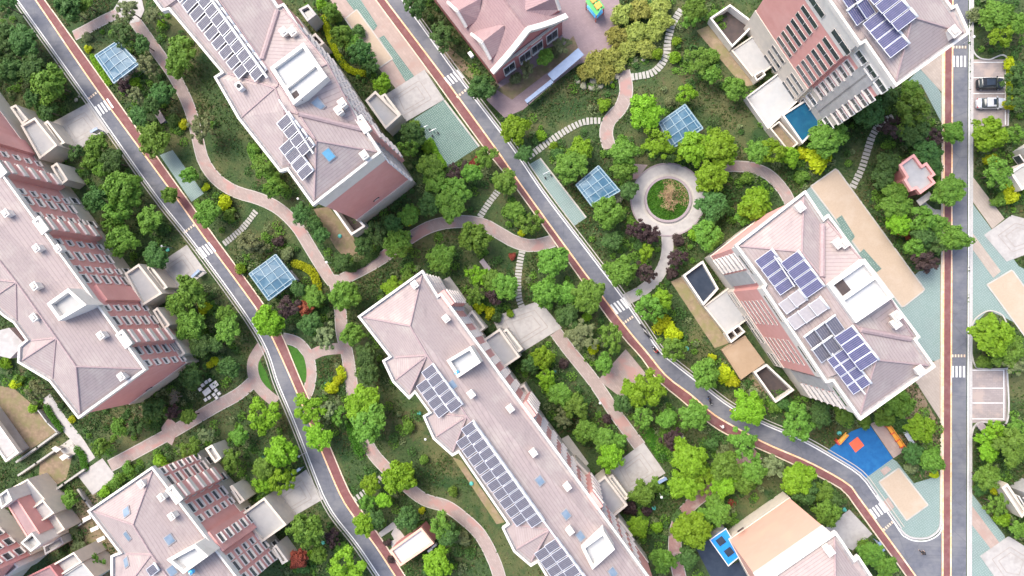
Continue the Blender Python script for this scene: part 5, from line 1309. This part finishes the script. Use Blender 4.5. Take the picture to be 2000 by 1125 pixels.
# ------------------------------------------------------------------ stepping stones
def stones(pl, n, wd, dp, nm, end):
    b = MB(); b.box((0, 0, .05), (dp, wd, .1), mat='stone_slab'); me = b.mesh('stepping_stone')
    c = resample([P(x, y, 0) for x, y in pl], n * 4)
    for i in range(n):
        k = min(len(c) - 2, i * 4 + 1); d = c[k + 1] - c[k]
        o = inst('stepping_stone', me, None, c[k] + Vector((0, 0, .02)), math.atan2(d.y, d.x) + random.uniform(-.06, .06), (random.uniform(.92, 1.08), random.uniform(.92, 1.06), 1))
        j = i + 1; suf = 'th' if 10 < j < 20 else {1: 'st', 2: 'nd', 3: 'rd'}.get(j % 10, 'th')
        tag(o, f'{j}{suf} pale slab of the {nm} counted from the {end}', 'stepping stone', nm)
stones([(500, 413), (473, 447), (437, 477)], 15, 1.15, .42, 'park stepping stones', 'brick path')
stones([(973, 373), (954, 398), (937, 424)], 10, 1.1, .42, 'arched-path stepping stones', 'upper end')
stones([(1020, 491), (1015, 515), (1012, 545), (1013, 580), (1022, 606)], 19, 1.15, .42, 'long-array-block stepping stones', 'arched path')
stones([(1172, 236), (1142, 238), (1111, 252), (1068, 280), (1031, 307)], 22, 1.2, .46, 'longest stepping-stone row', 'winding path')
stones([(1330, 20), (1313, 48), (1304, 81), (1302, 105), (1291, 127), (1270, 144), (1232, 151)], 25, 1.25, .5, 'grove stepping stones', 'bamboo grove end')
stones([(1743, 229), (1720, 241), (1703, 267), (1693, 297), (1682, 331), (1664, 367)], 22, 1.15, .46, 'kiosk-side stepping stones', 'purple shrub')
stones([(1802, 398), (1811, 406), (1822, 414), (1838, 416)], 8, 1.0, .42, 'kiosk doorway slabs', 'kiosk')
stones([(692, 976), (720, 954), (746, 931)], 9, 1.0, .45, 'gatehouse stepping stones', 'red lane')

# ------------------------------------------------------------------ cars
def car_meshes(kind):
    sedan = kind == 'sedan'
    L_, Wd = (4.75, 1.84) if sedan else (4.45, 1.86)
    def loft(secs, mat, name, cap=True):
        b = MB(); n = len(secs[0])
        for s in secs: b.v += [tuple(p) for p in s]
        b.mi(mat)
        for i in range(len(secs) - 1):
            for j in range(n - 1): b.f.append([i * n + j, i * n + j + 1, (i + 1) * n + j + 1, (i + 1) * n + j]); b.m.append(0)
        if cap:
            b.f.append(list(range(n))); b.m.append(0); b.f.append(list(range((len(secs) - 1) * n, len(secs) * n))[::-1]); b.m.append(0)
        me = b.mesh(name, True); return me
    def sec(x, hw, z0, z1, rnd=.12):
        pr = [(-hw * .94, z0), (-hw, z0 + .15), (-hw, z1 - rnd * 1.6), (-hw + rnd * .6, z1 - rnd * .5), (-hw + rnd * 2.2, z1), (0, z1 + .02), (hw - rnd * 2.2, z1), (hw - rnd * .6, z1 - rnd * .5), (hw, z1 - rnd * 1.6), (hw, z0 + .15), (hw * .94, z0)]
        return [(x, a, c) for a, c in pr]
    h = L_ / 2; w_ = Wd / 2
    if sedan: pf = [(-h, .68, .35, .72), (-h + .12, .82, .25, .88), (-h + .5, .97, .2, .98), (-1.2, 1, .2, .98), (.9, 1, .2, .95), (1.5, .98, .2, .9), (h - .35, .9, .22, .78), (h - .08, .76, .28, .66), (h, .6, .35, .56)]
    else: pf = [(-h, .72, .35, .85), (-h + .12, .86, .25, 1.02), (-h + .45, .98, .2, 1.06), (-1.0, 1, .2, 1.05), (.7, 1, .2, 1.02), (1.35, .98, .2, .97), (h - .3, .9, .22, .86), (h - .07, .78, .28, .72), (h, .62, .35, .6)]
    body = loft([sec(x, w_ * k, z0, z1) for x, k, z0, z1 in pf], 'black_paint', 'body')
    zt = 1.44 if sedan else 1.60; zb = .95 if sedan else 1.03
    def cab(x, hw, z): return [(x, -hw, zb - .05), (x, -hw * .97, z * .5 + zb * .5), (x, -hw * .88, z - .04), (x, -hw * .7, z), (x, hw * .7, z), (x, hw * .88, z - .04), (x, hw * .97, z * .5 + zb * .5), (x, hw, zb - .05)]
    xs = [(-1.75, .80, zb), (-1.05, .84, zt - .05), (-.3, .86, zt), (.3, .85, zt - .03), (1.05, .82, zb)] if sedan else [(-2.0, .80, zb), (-1.75, .82, zt - .12), (-.3, .86, zt), (.4, .85, zt - .04), (1.1, .82, zb)]
    glass = loft([cab(*x) for x in xs], 'window_glass', 'glasshouse')
    rb = MB(); x0, x1 = (-1.0, .42) if sedan else (-1.72, .45)
    n = 9
    for i in range(n):
        x = x0 + (x1 - x0) * i / n; xx = x0 + (x1 - x0) * (i + 1) / n
        z = lambda q: zt + .015 - .05 * ((q - (x0 + x1) / 2) / ((x1 - x0) / 2)) ** 2
        rb.add([(x, -.62, z(x)), (xx, -.62, z(xx)), (xx, .62, z(xx)), (x, .62, z(x))], [(0, 1, 2, 3)], 'black_paint')
        for s in (-1, 1): rb.add([(x, s * .62, z(x)), (xx, s * .62, z(xx)), (xx, s * .76, z(xx) - .06), (x, s * .76, z(x) - .06)], [(0, 1, 2, 3)], 'black_paint')
    roof = rb.mesh('roof', True)
    sr = MB(); sx = (.1, .32) if sedan else (-1.2, .3)
    if sedan: sr.box((.18, 0, zt + .02), (.42, .95, .03), mat='dark_glass')
    else: sr.box((-.45, 0, zt + .015), (1.35, 1.0, .03), mat='dark_glass')
    sun = sr.mesh('sunroof')
    wh = MB(); wh.tube((0, -.11, 0), (0, .11, 0), .32, 16, 'rubber'); wheel = wh.mesh('wheel', False)
    rm_ = MB(); rm_.tube((0, -.12, 0), (0, .12, 0), .2, 12, 'aluminium'); rim = rm_.mesh('rim')
    mr = MB(); mr.box((0, 0, 0), (.16, .24, .14), mat='black_paint'); mirror = mr.mesh('mirror')
    hl = MB(); hl.box((0, 0, 0), (.32, .34, .12), mat='plastic_white'); head = hl.mesh('headlight')
    tl = MB(); tl.box((0, 0, 0), (.16, .42, .14), mat='tail_red'); tail = tl.mesh('tail_light')
    return dict(body=body, glass=glass, roof=roof, sun=sun, wheel=wheel, rim=rim, mirror=mirror, head=head, tail=tail, L=L_, W=Wd, zb=zb)
def car(kind, x, y, paint, lab, rz=0.):
    k = car_meshes(kind); p = P(x, y, 0); t_ = thing('parked_car', (p.x, p.y, .01), lab, 'car', 'parked cars', rz)
    inst('body', k['body'], t_, mat=paint); inst('glasshouse', k['glass'], t_); ro = inst('roof', k['roof'], t_, mat=paint); inst('sunroof', k['sun'], ro)
    for sx in (-1, 1):
        for sy in (-1, 1):
            w_ = inst('wheel', k['wheel'], t_, (sx * 1.38, sy * (k['W'] / 2 - .1), .32)); inst('rim', k['rim'], w_)
    for sy in (-1, 1):
        inst('mirror', k['mirror'], t_, (.85, sy * (k['W'] / 2 + .08), k['zb'] + .02), mat=paint)
        inst('headlight', k['head'], t_, (k['L'] / 2 - .3, sy * .6, .70)); inst('tail_light', k['tail'], t_, (-k['L'] / 2 + .16, sy * .56, .78))
car('suv', 1930, 166, 'black_paint', 'black car with a panoramic glass roof in the bay by the crosswalk')
car('sedan', 1931, 204, 'silver_paint', 'silver saloon car parked beside the black car')

# ------------------------------------------------------------------ people and scooters
def figure(x, y, shirt, trousers, lab, rz=0., seated=False, z0=.02, hat=None):
    p = P(x, y, z0 + .8); t_ = thing('person', (p.x, p.y, z0), lab, 'person', None, rz)
    if seated:
        J = {'pel': (0, 0, .80), 'wa': (.03, 0, 1.0), 'ch': (.1, 0, 1.25), 'ne': (.14, 0, 1.44), 'he': (.17, 0, 1.56), 'to': (.18, 0, 1.70)}
        for s, q in (('l', 1), ('r', -1)):
            J.update({'sh' + s: (.1, q * .19, 1.38), 'el' + s: (.28, q * .27, 1.15), 'wr' + s: (.50, q * .26, 1.08), 'hd' + s: (.58, q * .26, 1.07), 'hi' + s: (.02, q * .1, .77), 'kn' + s: (.42, q * .17, .74), 'an' + s: (.38, q * .15, .33), 'ft' + s: (.55, q * .16, .28)})
    else:
        J = {'pel': (0, 0, .92), 'wa': (.0, 0, 1.08), 'ch': (.02, 0, 1.3), 'ne': (.03, 0, 1.48), 'he': (.05, 0, 1.59), 'to': (.05, 0, 1.72)}
        for s, q in (('l', 1), ('r', -1)):
            J.update({'sh' + s: (.02, q * .19, 1.41), 'el' + s: (-.06 * q, q * .26, 1.14), 'wr' + s: (.14 * -q + .06, q * .27, .92), 'hd' + s: (.18 * -q + .08, q * .27, .84), 'hi' + s: (0, q * .1, .88), 'kn' + s: (.16 * q, q * .11, .49), 'an' + s: (.22 * q - .04, q * .11, .09), 'ft' + s: (.22 * q + .14, q * .12, .04)})
    def skin(name, chains, rad, mat):
        ids = []; ed = []
        for ch in chains:
            for a in ch:
                if a not in ids: ids.append(a)
            for a, c_ in zip(ch, ch[1:]): ed.append((ids.index(a), ids.index(c_)))
        me = bpy.data.meshes.new(name); me.from_pydata([J[a] for a in ids], ed, []); me.materials.append(MATS[mat])
        o = bpy.data.objects.new(name, me); COL.objects.link(o); o.parent = t_
        m_ = o.modifiers.new('skin', 'SKIN'); m_.use_smooth_shade = True
        for i, a in enumerate(ids):
            v = me.skin_vertices[0].data[i]; v.radius = (rad[a[:2]], rad[a[:2]]); v.use_root = i == 0
        o.modifiers.new('sub', 'SUBSURF').levels = 1; return o
    rb = {'pe': .15, 'wa': .135, 'ch': .16, 'ne': .06, 'he': .10, 'to': .085, 'sh': .075, 'el': .048, 'wr': .034, 'hd': .045, 'hi': .10, 'kn': .065, 'an': .045, 'ft': .045}
    arms = [['ch', 'sh' + s, 'el' + s, 'wr' + s, 'hd' + s] for s in 'lr']; legs = [['pel', 'hi' + s, 'kn' + s, 'an' + s, 'ft' + s] for s in 'lr']
    skin('body', [['pel', 'wa', 'ch', 'ne', 'he', 'to']] + arms + legs, rb, 'skin')
    rs = {k: v + .025 for k, v in rb.items()}
    skin('shirt', [['pel', 'wa', 'ch']] + [a[:3] for a in arms], rs, shirt)
    skin('trousers', [l[:4] for l in legs], rs, trousers)
    b = MB(); h = Vector(J['to'])
    for i in range(6):
        a0 = -.2 + i * .3; a1 = a0 + .3; r0, r1 = .125 * math.cos(a0), .125 * max(0, math.cos(a1)); b.tube(h + Vector((-.02, 0, .125 * math.sin(a0) - .04)), h + Vector((-.02, 0, .125 * math.sin(a1) - .04)), max(.01, r0), 12, hat or 'hair', max(.005, r1))
    b2 = bpy.data.objects.new('hair' if not hat else 'hat', b.mesh('hair', True)); COL.objects.link(b2); b2.parent = t_
    for q in (-1, 1):
        bb = MB(); fz = Vector(J['hdl' if q > 0 else 'hdr'])
        for i in range(4): bb.tube(fz + Vector((.02, .018 * (i - 1.5), 0)), fz + Vector((.075 - .008 * abs(i - 1.5), .02 * (i - 1.5), -.035)), .01, 5, 'skin', .007)
        bb.tube(fz + Vector((-.01, -q * .03, 0)), fz + Vector((.035, -q * .055, -.01)), .011, 5, 'skin', .008)
        o = bpy.data.objects.new('fingers', bb.mesh('fingers')); COL.objects.link(o); o.parent = t_
    return t_
def scooter(x, y, paint, lab, rz):
    p = P(x, y, .5); t_ = thing('motor_scooter', (p.x, p.y, .02), lab, 'scooter', None, rz)
    def part(nm, fn):
        b = MB(); fn(b); o = bpy.data.objects.new(nm, b.mesh(nm)); COL.objects.link(o); o.parent = t_
    for xx in (-.6, .62): part('wheel', lambda b: b.tube((xx, -.06, .23), (xx, .06, .23), .23, 14, 'rubber'))
    part('body', lambda b: (b.box((-.45, 0, .52), (.75, .28, .3), mat=paint), b.box((.1, 0, .32), (.6, .3, .08), mat=paint), b.box((.46, 0, .62), (.14, .36, .6), mat=paint)))
    part('seat', lambda b: b.box((-.38, 0, .73), (.7, .26, .12), mat='rubber'))
    part('handlebar', lambda b: (b.tube((.62, 0, .3), (.42, 0, 1.05), .03, 6, 'aluminium'), b.tube((.42, -.34, 1.05), (.42, .34, 1.05), .02, 6, 'rubber')))
    part('headlight', lambda b: b.tube((.5, 0, .92), (.6, 0, .92), .08, 10, 'plastic_white'))
def at_ang(a, b_): d = P(*b_) - P(*a); return math.atan2(d.y, d.x)
ra = at_ang((1220, 640), (1300, 720)); rb_ = at_ang((1380, 780), (1480, 830))
scooter(1280, 683, 'black_paint', 'dark scooter ridden by the person in red on the road bend', ra + math.pi)
figure(1283, 687, 'cloth_red', 'cloth_black', 'person in red riding a dark scooter on the road bend', ra + math.pi, True)
figure(1385, 779, 'cloth_black', 'cloth_blue', 'person in dark clothes walking along the middle road', rb_)
scooter(1387, 783, 'black_paint', 'black scooter on the asphalt beside the walking person', at_ang((1380, 770), (1388, 792)))
scooter(1434, 805, 'yellow_plastic', 'yellow scooter ridden at the edge of the middle road', rb_)
figure(1431, 803, 'cloth_white', 'cloth_black', 'person in a pale top riding the yellow scooter', rb_, True)
figure(1411, 833, 'cloth_white', 'cloth_white', 'person in white walking on the red lane', rb_, hat='cloth_white')
figure(1802, 1079, 'cloth_black', 'cloth_black', 'person in black crossing the wide road junction', 2.2)
figure(802, 463, 'cloth_black', 'cloth_blue', 'person in dark clothes on the arched brick path', .6)
figure(1712, 1003, 'cloth_blue', 'cloth_black', 'person in blue beside the lower middle-road crosswalk', 1.) if False else None
for i, (x, y) in enumerate(((1257, 640), (1265, 655))):
    scooter(x, y, 'black_paint', ('first' if i == 0 else 'second') + ' black scooter parked against the kerb below the central crosswalk', ra)

# ------------------------------------------------------------------ boards, benches, tables, playground
def board(a, b_, h, lab, mats=('steel_blue', 'plastic_white'), z0=.9, roof=False, roofw=1.9):
    A_, B_ = P(*a), P(*b_); d = B_ - A_; L_ = d.length; an = math.atan2(d.y, d.x); m_ = (A_ + B_) / 2
    t_ = thing('notice_board', (m_.x, m_.y, 0), lab, 'notice board')
    b = MB(); b.box((m_.x, m_.y, z0 + h / 2), (L_, .16, h), an, mats[0]); b.build('panel', t_)
    b = MB(); n = Vector((-d.y, d.x, 0)).normalized()
    for s in (-1, 1): b.box((m_.x + n.x * s * .1, m_.y + n.y * s * .1, z0 + h / 2), (L_ * .9, .04, h * .8), an, mats[1])
    b.build('poster', t_)
    for f in (.04, .96):
        p = A_.lerp(B_, f); b = MB(); b.tube((p.x, p.y, 0), (p.x, p.y, z0 + h + .1), .07, 6, mats[0]); b.build('post', t_)
    b = MB(); b.box((m_.x, m_.y, z0 + h + .12), (L_ + .3, roofw if roof else .5, .1), an, mats[0]); b.build('roof', t_)
board((1077, 160), (1133, 112), 1.5, 'long notice shelter with a plain blue roof beside the bamboo', roof=True, roofw=1.6)
board((1030, 206), (1078, 168), 1.5, 'long notice board with a white-streaked blue top beside the dark lawn', ('steel_blue', 'plastic_white'), roof=True, roofw=.7)
for a, b_, nm in (((193, 263), (204, 257), 'upper gabled-block forecourt'), ((388, 541), (400, 530), 'lower gabled-block forecourt'), ((1284, 936), (1297, 929), 'lower long-array-block forecourt'),
                  ((580, 920), (594, 911), 'skylight-block forecourt'), ((1706, 1052), (1714, 1066), 'peach-wall-block forecourt')):
    board(a, b_, 1.3, 'small blue and white notice board on the ' + nm, ('steel_blue', 'plastic_white'), .7)
def slab_bench(q, h, mat, lab, name='stone_bench', cat='bench'):
    pts = [(p.x, p.y) for p in W2(q, h)]; c = P(sum(p[0] for p in q) / 4, sum(p[1] for p in q) / 4, 0)
    t_ = thing(name, (c.x, c.y, 0), lab, cat); b = MB(); b.prism(pts, h - .12, h, mat, bottom=True); b.build('top', t_)
    ins = offset([Vector(p) for p in pts], .2); b = MB(); b.prism(ins, 0, h - .12, 'concrete'); b.build('base', t_)
slab_bench([(297, 216), (307, 209), (324, 235), (314, 242)], 1.1, 'slab_mauve', 'mauve slab-topped cabinet among dark trees below the forked-path pavilion', 'service_cabinet', 'cabinet')
slab_bench([(936, 511), (944, 505), (959, 524), (951, 531)], 1.1, 'slab_mauve', 'mauve slab-topped cabinet beside the long-array block garden trees', 'service_cabinet', 'cabinet')
slab_bench([(1908, 832), (1919, 824), (1933, 842), (1924, 851)], 1.1, 'slab_mauve', 'mauve slab-topped cabinet below the empty parking bays', 'service_cabinet', 'cabinet')
slab_bench([(1764, 844), (1771, 841), (1789, 868), (1782, 873)], .9, 'plastic_white', 'long white trough-like bench beside a vivid tree', 'white_bench', 'bench')
# orange play bench
pts = W2([(1731, 832), (1736, 829), (1767, 872), (1760, 876)], .6); c = sum(pts, Vector()) / 4
t_ = thing('play_bench', (c.x, c.y, 0), 'long orange play bench on the brick strip by the blue court', 'play bench')
b = MB(); b.prism([(p.x, p.y) for p in pts], .45, .6, 'orange_plastic', bottom=True); b.build('seat', t_)
for f in (.03, .36, .68, .97):
    p = pts[0].lerp(pts[3], .5).lerp(pts[1].lerp(pts[2], .5), .5) if False else pts[0].lerp(pts[3], f).lerp(pts[1].lerp(pts[2], f), .5)
    b = MB(); b.box((p.x, p.y, .35), (.14, .75, .7), UANG, 'red_plastic'); b.build('leg', t_)
pa, pb = pts[1].lerp(pts[2], .0), pts[2]; b = MB(); b.tube(pa + Vector((0, 0, .45)), pb + Vector((0, 0, .45)), .07, 6, 'orange_plastic'); b.build('backrest', t_)
pts = W2([(1633, 860), (1655, 846), (1660, 851), (1638, 866)], .7); c = sum(pts, Vector()) / 4
t_ = thing('slide', (c.x, c.y, 0), 'small orange slide at the edge of the blue play court', 'slide'); b = MB()
b.add([pts[0] + Vector((0, 0, .7)), pts[1] - Vector((0, 0, .6)), pts[2] - Vector((0, 0, .6)), pts[3] + Vector((0, 0, .7))], [(0, 1, 2, 3)], 'yellow_plastic')
b.tube(pts[0] + Vector((0, 0, .75)), pts[1] - Vector((0, 0, .5)), .09, 6, 'orange_plastic'); b.tube(pts[3] + Vector((0, 0, .75)), pts[2] - Vector((0, 0, .5)), .09, 6, 'orange_plastic'); b.build('chute', t_)
p = (pts[0] + pts[3]) / 2; b = MB(); b.box((p.x, p.y, .7), (.5, .8, 1.2), UANG + R(90), 'red_plastic'); b.build('ladder', t_)
# playhouse
q = W2([(1143, 3), (1165, 31), (1182, 15), (1162, -14)], 3.0); c = sum(q, Vector()) / 4
t_ = thing('playhouse', (c.x, c.y, 0), 'green playhouse roof with orange patches beside the bamboo grove', 'playhouse')
rdg0, rdg1 = (q[0] + q[3]) / 2 + Vector((0, 0, .9)), (q[1] + q[2]) / 2 + Vector((0, 0, .9))
b = MB(); b.poly([q[0], q[1], rdg1, rdg0], 'green_plastic'); b.poly([q[3], q[2], rdg1, rdg0], 'green_plastic'); b.build('roof', t_)
for f in (.3, .72):
    m_ = rdg0.lerp(rdg1, f); b = MB(); b.box((m_.x, m_.y, m_.z - .1), (1.0, 1.1, .3), UANG, 'orange_plastic'); b.build('roof_patch', t_)
for p in q:
    b = MB(); pp = p.lerp(c, .12); b.tube((pp.x, pp.y, 0), (pp.x, pp.y, 3.1), .1, 8, 'red_plastic'); b.build('post', t_)
b = MB(); pp = [(p.lerp(c, .12).x, p.lerp(c, .12).y) for p in q]; b.prism(pp, 1.0, 1.15, 'blue_plastic', bottom=True); b.build('platform', t_)
slab_bench([(1198, 57), (1202, 54), (1207, 62), (1203, 65)], .7, 'steel_blue', 'small blue box bench at the edge of the bamboo grove', 'box_bench', 'bench')
# picnic table and stools
for i, (x, y, rr) in enumerate(((404, 765, 0), (418, 752, 0))):
    p = P(x, y, .7); t_ = thing('picnic_table', (p.x, p.y, 0), ('lower' if i == 0 else 'upper') + ' white stone picnic table in the grass by the brick path', 'table')
    b = MB(); b.box((p.x, p.y, .7), (1.0, 1.5, .12), UANG, 'stone_white'); b.build('top', t_); b = MB(); b.tube((p.x, p.y, 0), (p.x, p.y, .65), .28, 10, 'stone_white'); b.build('pedestal', t_)
st = MB(); st.box((0, 0, .2), (.5, .5, .4), mat='stone_white'); st.box((0, 0, .42), (.58, .58, .08), mat='stone_white'); sm = st.mesh('stone_stool')
for i, (x, y) in enumerate(((393, 760), (398, 752), (405, 746), (412, 742), (424, 762), (430, 768), (420, 770), (411, 776), (425, 776), (404, 780))):
    o = inst('stone_stool', sm, None, P(x, y, 0) + Vector((0, 0, .01)), UANG); tag(o, 'square white stone stool set around the two picnic tables', 'stool', 'stools around the picnic tables')
# teal covers
cm = MB(); cm.tube((0, 0, 0), (0, 0, .22), .34, 14, 'teal_plastic', .3); cm.tube((0, 0, .22), (0, 0, .28), .3, 14, 'teal_plastic', .16); cmm = cm.mesh('drain_cover')
cv = [(328, 488), (432, 699), (637, 750), (819, 807), (921, 944), (632, 1059), (514, 894), (481, 848), (1341, 681), (1084, 725), (1277, 992), (1639, 846), (1623, 961), (1649, 995), (664, 461), (1923, 307), (1940, 333)]
for (x, y), lab in zip(cv, label_by_landmark([('round teal drain cover', x, y) for x, y in cv])):
    tag(inst('drain_cover', cmm, None, P(x, y, 0), 0, (1.15, 1.15, 1)), lab, 'drain cover', 'teal drain covers')
# garden lamps: slim posts with a white head
lp = MB(); lp.tube((0, 0, 0), (0, 0, 3.2), .05, 6, 'aluminium', .035); lpost = lp.mesh('post'); lh = MB(); lh.tube((0, 0, 3.2), (0, 0, 3.32), .1, 10, 'plastic_white', .22); lh.tube((0, 0, 3.32), (0, 0, 3.4), .22, 10, 'plastic_white', .05); lhead = lh.mesh('lamp_head')
lv = [(316, 481), (1054, 527), (1172, 787), (1292, 971), (638, 512), (582, 388), (831, 858), (584, 891), (1736, 173), (1902, 72), (617, 815), (1816, 262)]
for (x, y), lab in zip(lv, label_by_landmark([('slim garden lamp with round white head', x, y) for x, y in lv])):
    p = P(x, y, 3.2); t_ = thing('garden_lamp', (p.x, p.y, 0), lab, 'lamp', 'garden lamps'); inst('post', lpost, t_); inst('lamp_head', lhead, t_)
# exercise frames on the teal courts
for x, y, lab in ((1068, 340, 'grey exercise frame on the long teal court'), (832, 252, 'grey exercise frame by the dark teal court planting'), (848, 258, 'grey exercise frame further inside the dark teal court')):
    p = P(x, y, 0); t_ = thing('exercise_frame', (p.x, p.y, 0), lab, 'exercise machine')
    b = MB(); b.tube((p.x, p.y, 0), (p.x, p.y, 1.5), .07, 8, 'aluminium'); b.tube((p.x - .6, p.y - .3, 1.4), (p.x + .6, p.y + .3, 1.4), .05, 6, 'aluminium'); b.build('post', t_)
    for s in (-1, 1): b = MB(); b.tube((p.x + s * .5, p.y + s * .25, 1.4), (p.x + s * .5 + .2, p.y + s * .25 - .4, .35), .035, 6, 'aluminium'); b.box((p.x + s * .5 + .25, p.y + s * .25 - .5, .32), (.25, .45, .06), .5, 'rubber'); b.build('swing_arm', t_)
# low garden walls of the plots
def gwall(pl, h, lab, mat='stone_slab', wd=.35):
    for_ = [P(x, y, h) for x, y in pl]; b = MB()
    for a, c_ in zip(for_, for_[1:]):
        d = c_ - a; m_ = (a + c_) / 2; b.box((m_.x, m_.y, h / 2), (d.length + wd, wd, h), math.atan2(d.y, d.x), mat)
    c_ = sum(for_, Vector()) / len(for_); t_ = thing('garden_wall', (c_.x, c_.y, 0), lab, 'garden wall', 'garden walls'); b.build('wall', t_)
gwall([(112, 845), (72, 874), (32, 902)], .9, 'low pale wall along the lower edge of the bare earth plot')
gwall([(106, 880), (70, 905), (36, 928)], .9, 'low pale wall running from the cream steps to the terraces')
gwall([(163, 918), (124, 945), (84, 975)], .9, 'low pale wall from the grey path landing to the terraces')
gwall([(152, 957), (166, 978), (182, 1000)], .9, 'short low wall between the landing and skylight block corner')
gwall([(74, 802), (92, 826), (112, 845)], .9, 'low dark fence wall beside the thin hedge', 'grey_wall', .2)
gwall([(185, 1005), (160, 1022), (130, 1042)], .7, 'low wall across the overgrown garden below the landing', 'grey_wall', .25)
gwall([(218, 1108), (190, 1125), (170, 1140)], .7, 'low wall below the skylight block gable', 'grey_wall', .25)
for q, lab in (([(100, 876), (108, 871), (120, 877), (110, 884)], 'cream gate pier with sloping cap by the cream steps'), ([(115, 893), (125, 886), (136, 891), (122, 900)], 'second cream gate pier below the cream steps')):
    slab_bench(q, 1.6, 'cream_wall', lab, 'gate_pier', 'gate pier')
for q, lab in (([(160, 1013), (175, 1006), (178, 1013), (163, 1020)], 'upper white buttress block at the skylight block side'), ([(175, 1033), (190, 1026), (193, 1033), (178, 1040)], 'middle white buttress block at the skylight block side'), ([(188, 1053), (203, 1046), (206, 1053), (191, 1060)], 'lower white buttress block at the skylight block side')):
    slab_bench(q, 2.2, 'white_wall', lab, 'gate_pier', 'gate pier')
sheet('garden_steps', 'concrete_light', 3, [(113, 874), (137, 857), (153, 882), (133, 897)])
# white stones and the grove rockery
rb2 = bmesh.new(); bmesh.ops.create_icosphere(rb2, subdivisions=2, radius=.4)
rr = random.Random(4)
for v in rb2.verts: v.co *= rr.uniform(.75, 1.2); v.co.z *= .6
rme = bpy.data.meshes.new('boulder'); rb2.to_mesh(rme); rb2.free(); rme.materials.append(MATS['rock'])
bl = [(150, 196, 1.0), (156, 188, .8), (1140, 168, 1.8), (1155, 170, 1.6), (1172, 168, 1.5), (1190, 160, 1.7), (1204, 150, 1.5), (1128, 160, 1.4), (1160, 160, 2.0), (1215, 132, 1.3), (1795, 203, 1.0), (1240, 118, 1.3), (1256, 116, 1.1)]
for (x, y, s), lab in zip(bl, label_by_landmark([('rough grey-brown boulder', x, y) for x, y, s in bl])):
    tag(inst('boulder', rme, None, P(x, y, 0) + Vector((0, 0, .1)), rr.uniform(0, 6), (s, s * rr.uniform(.8, 1.2), s)), lab, 'boulder', 'boulders')
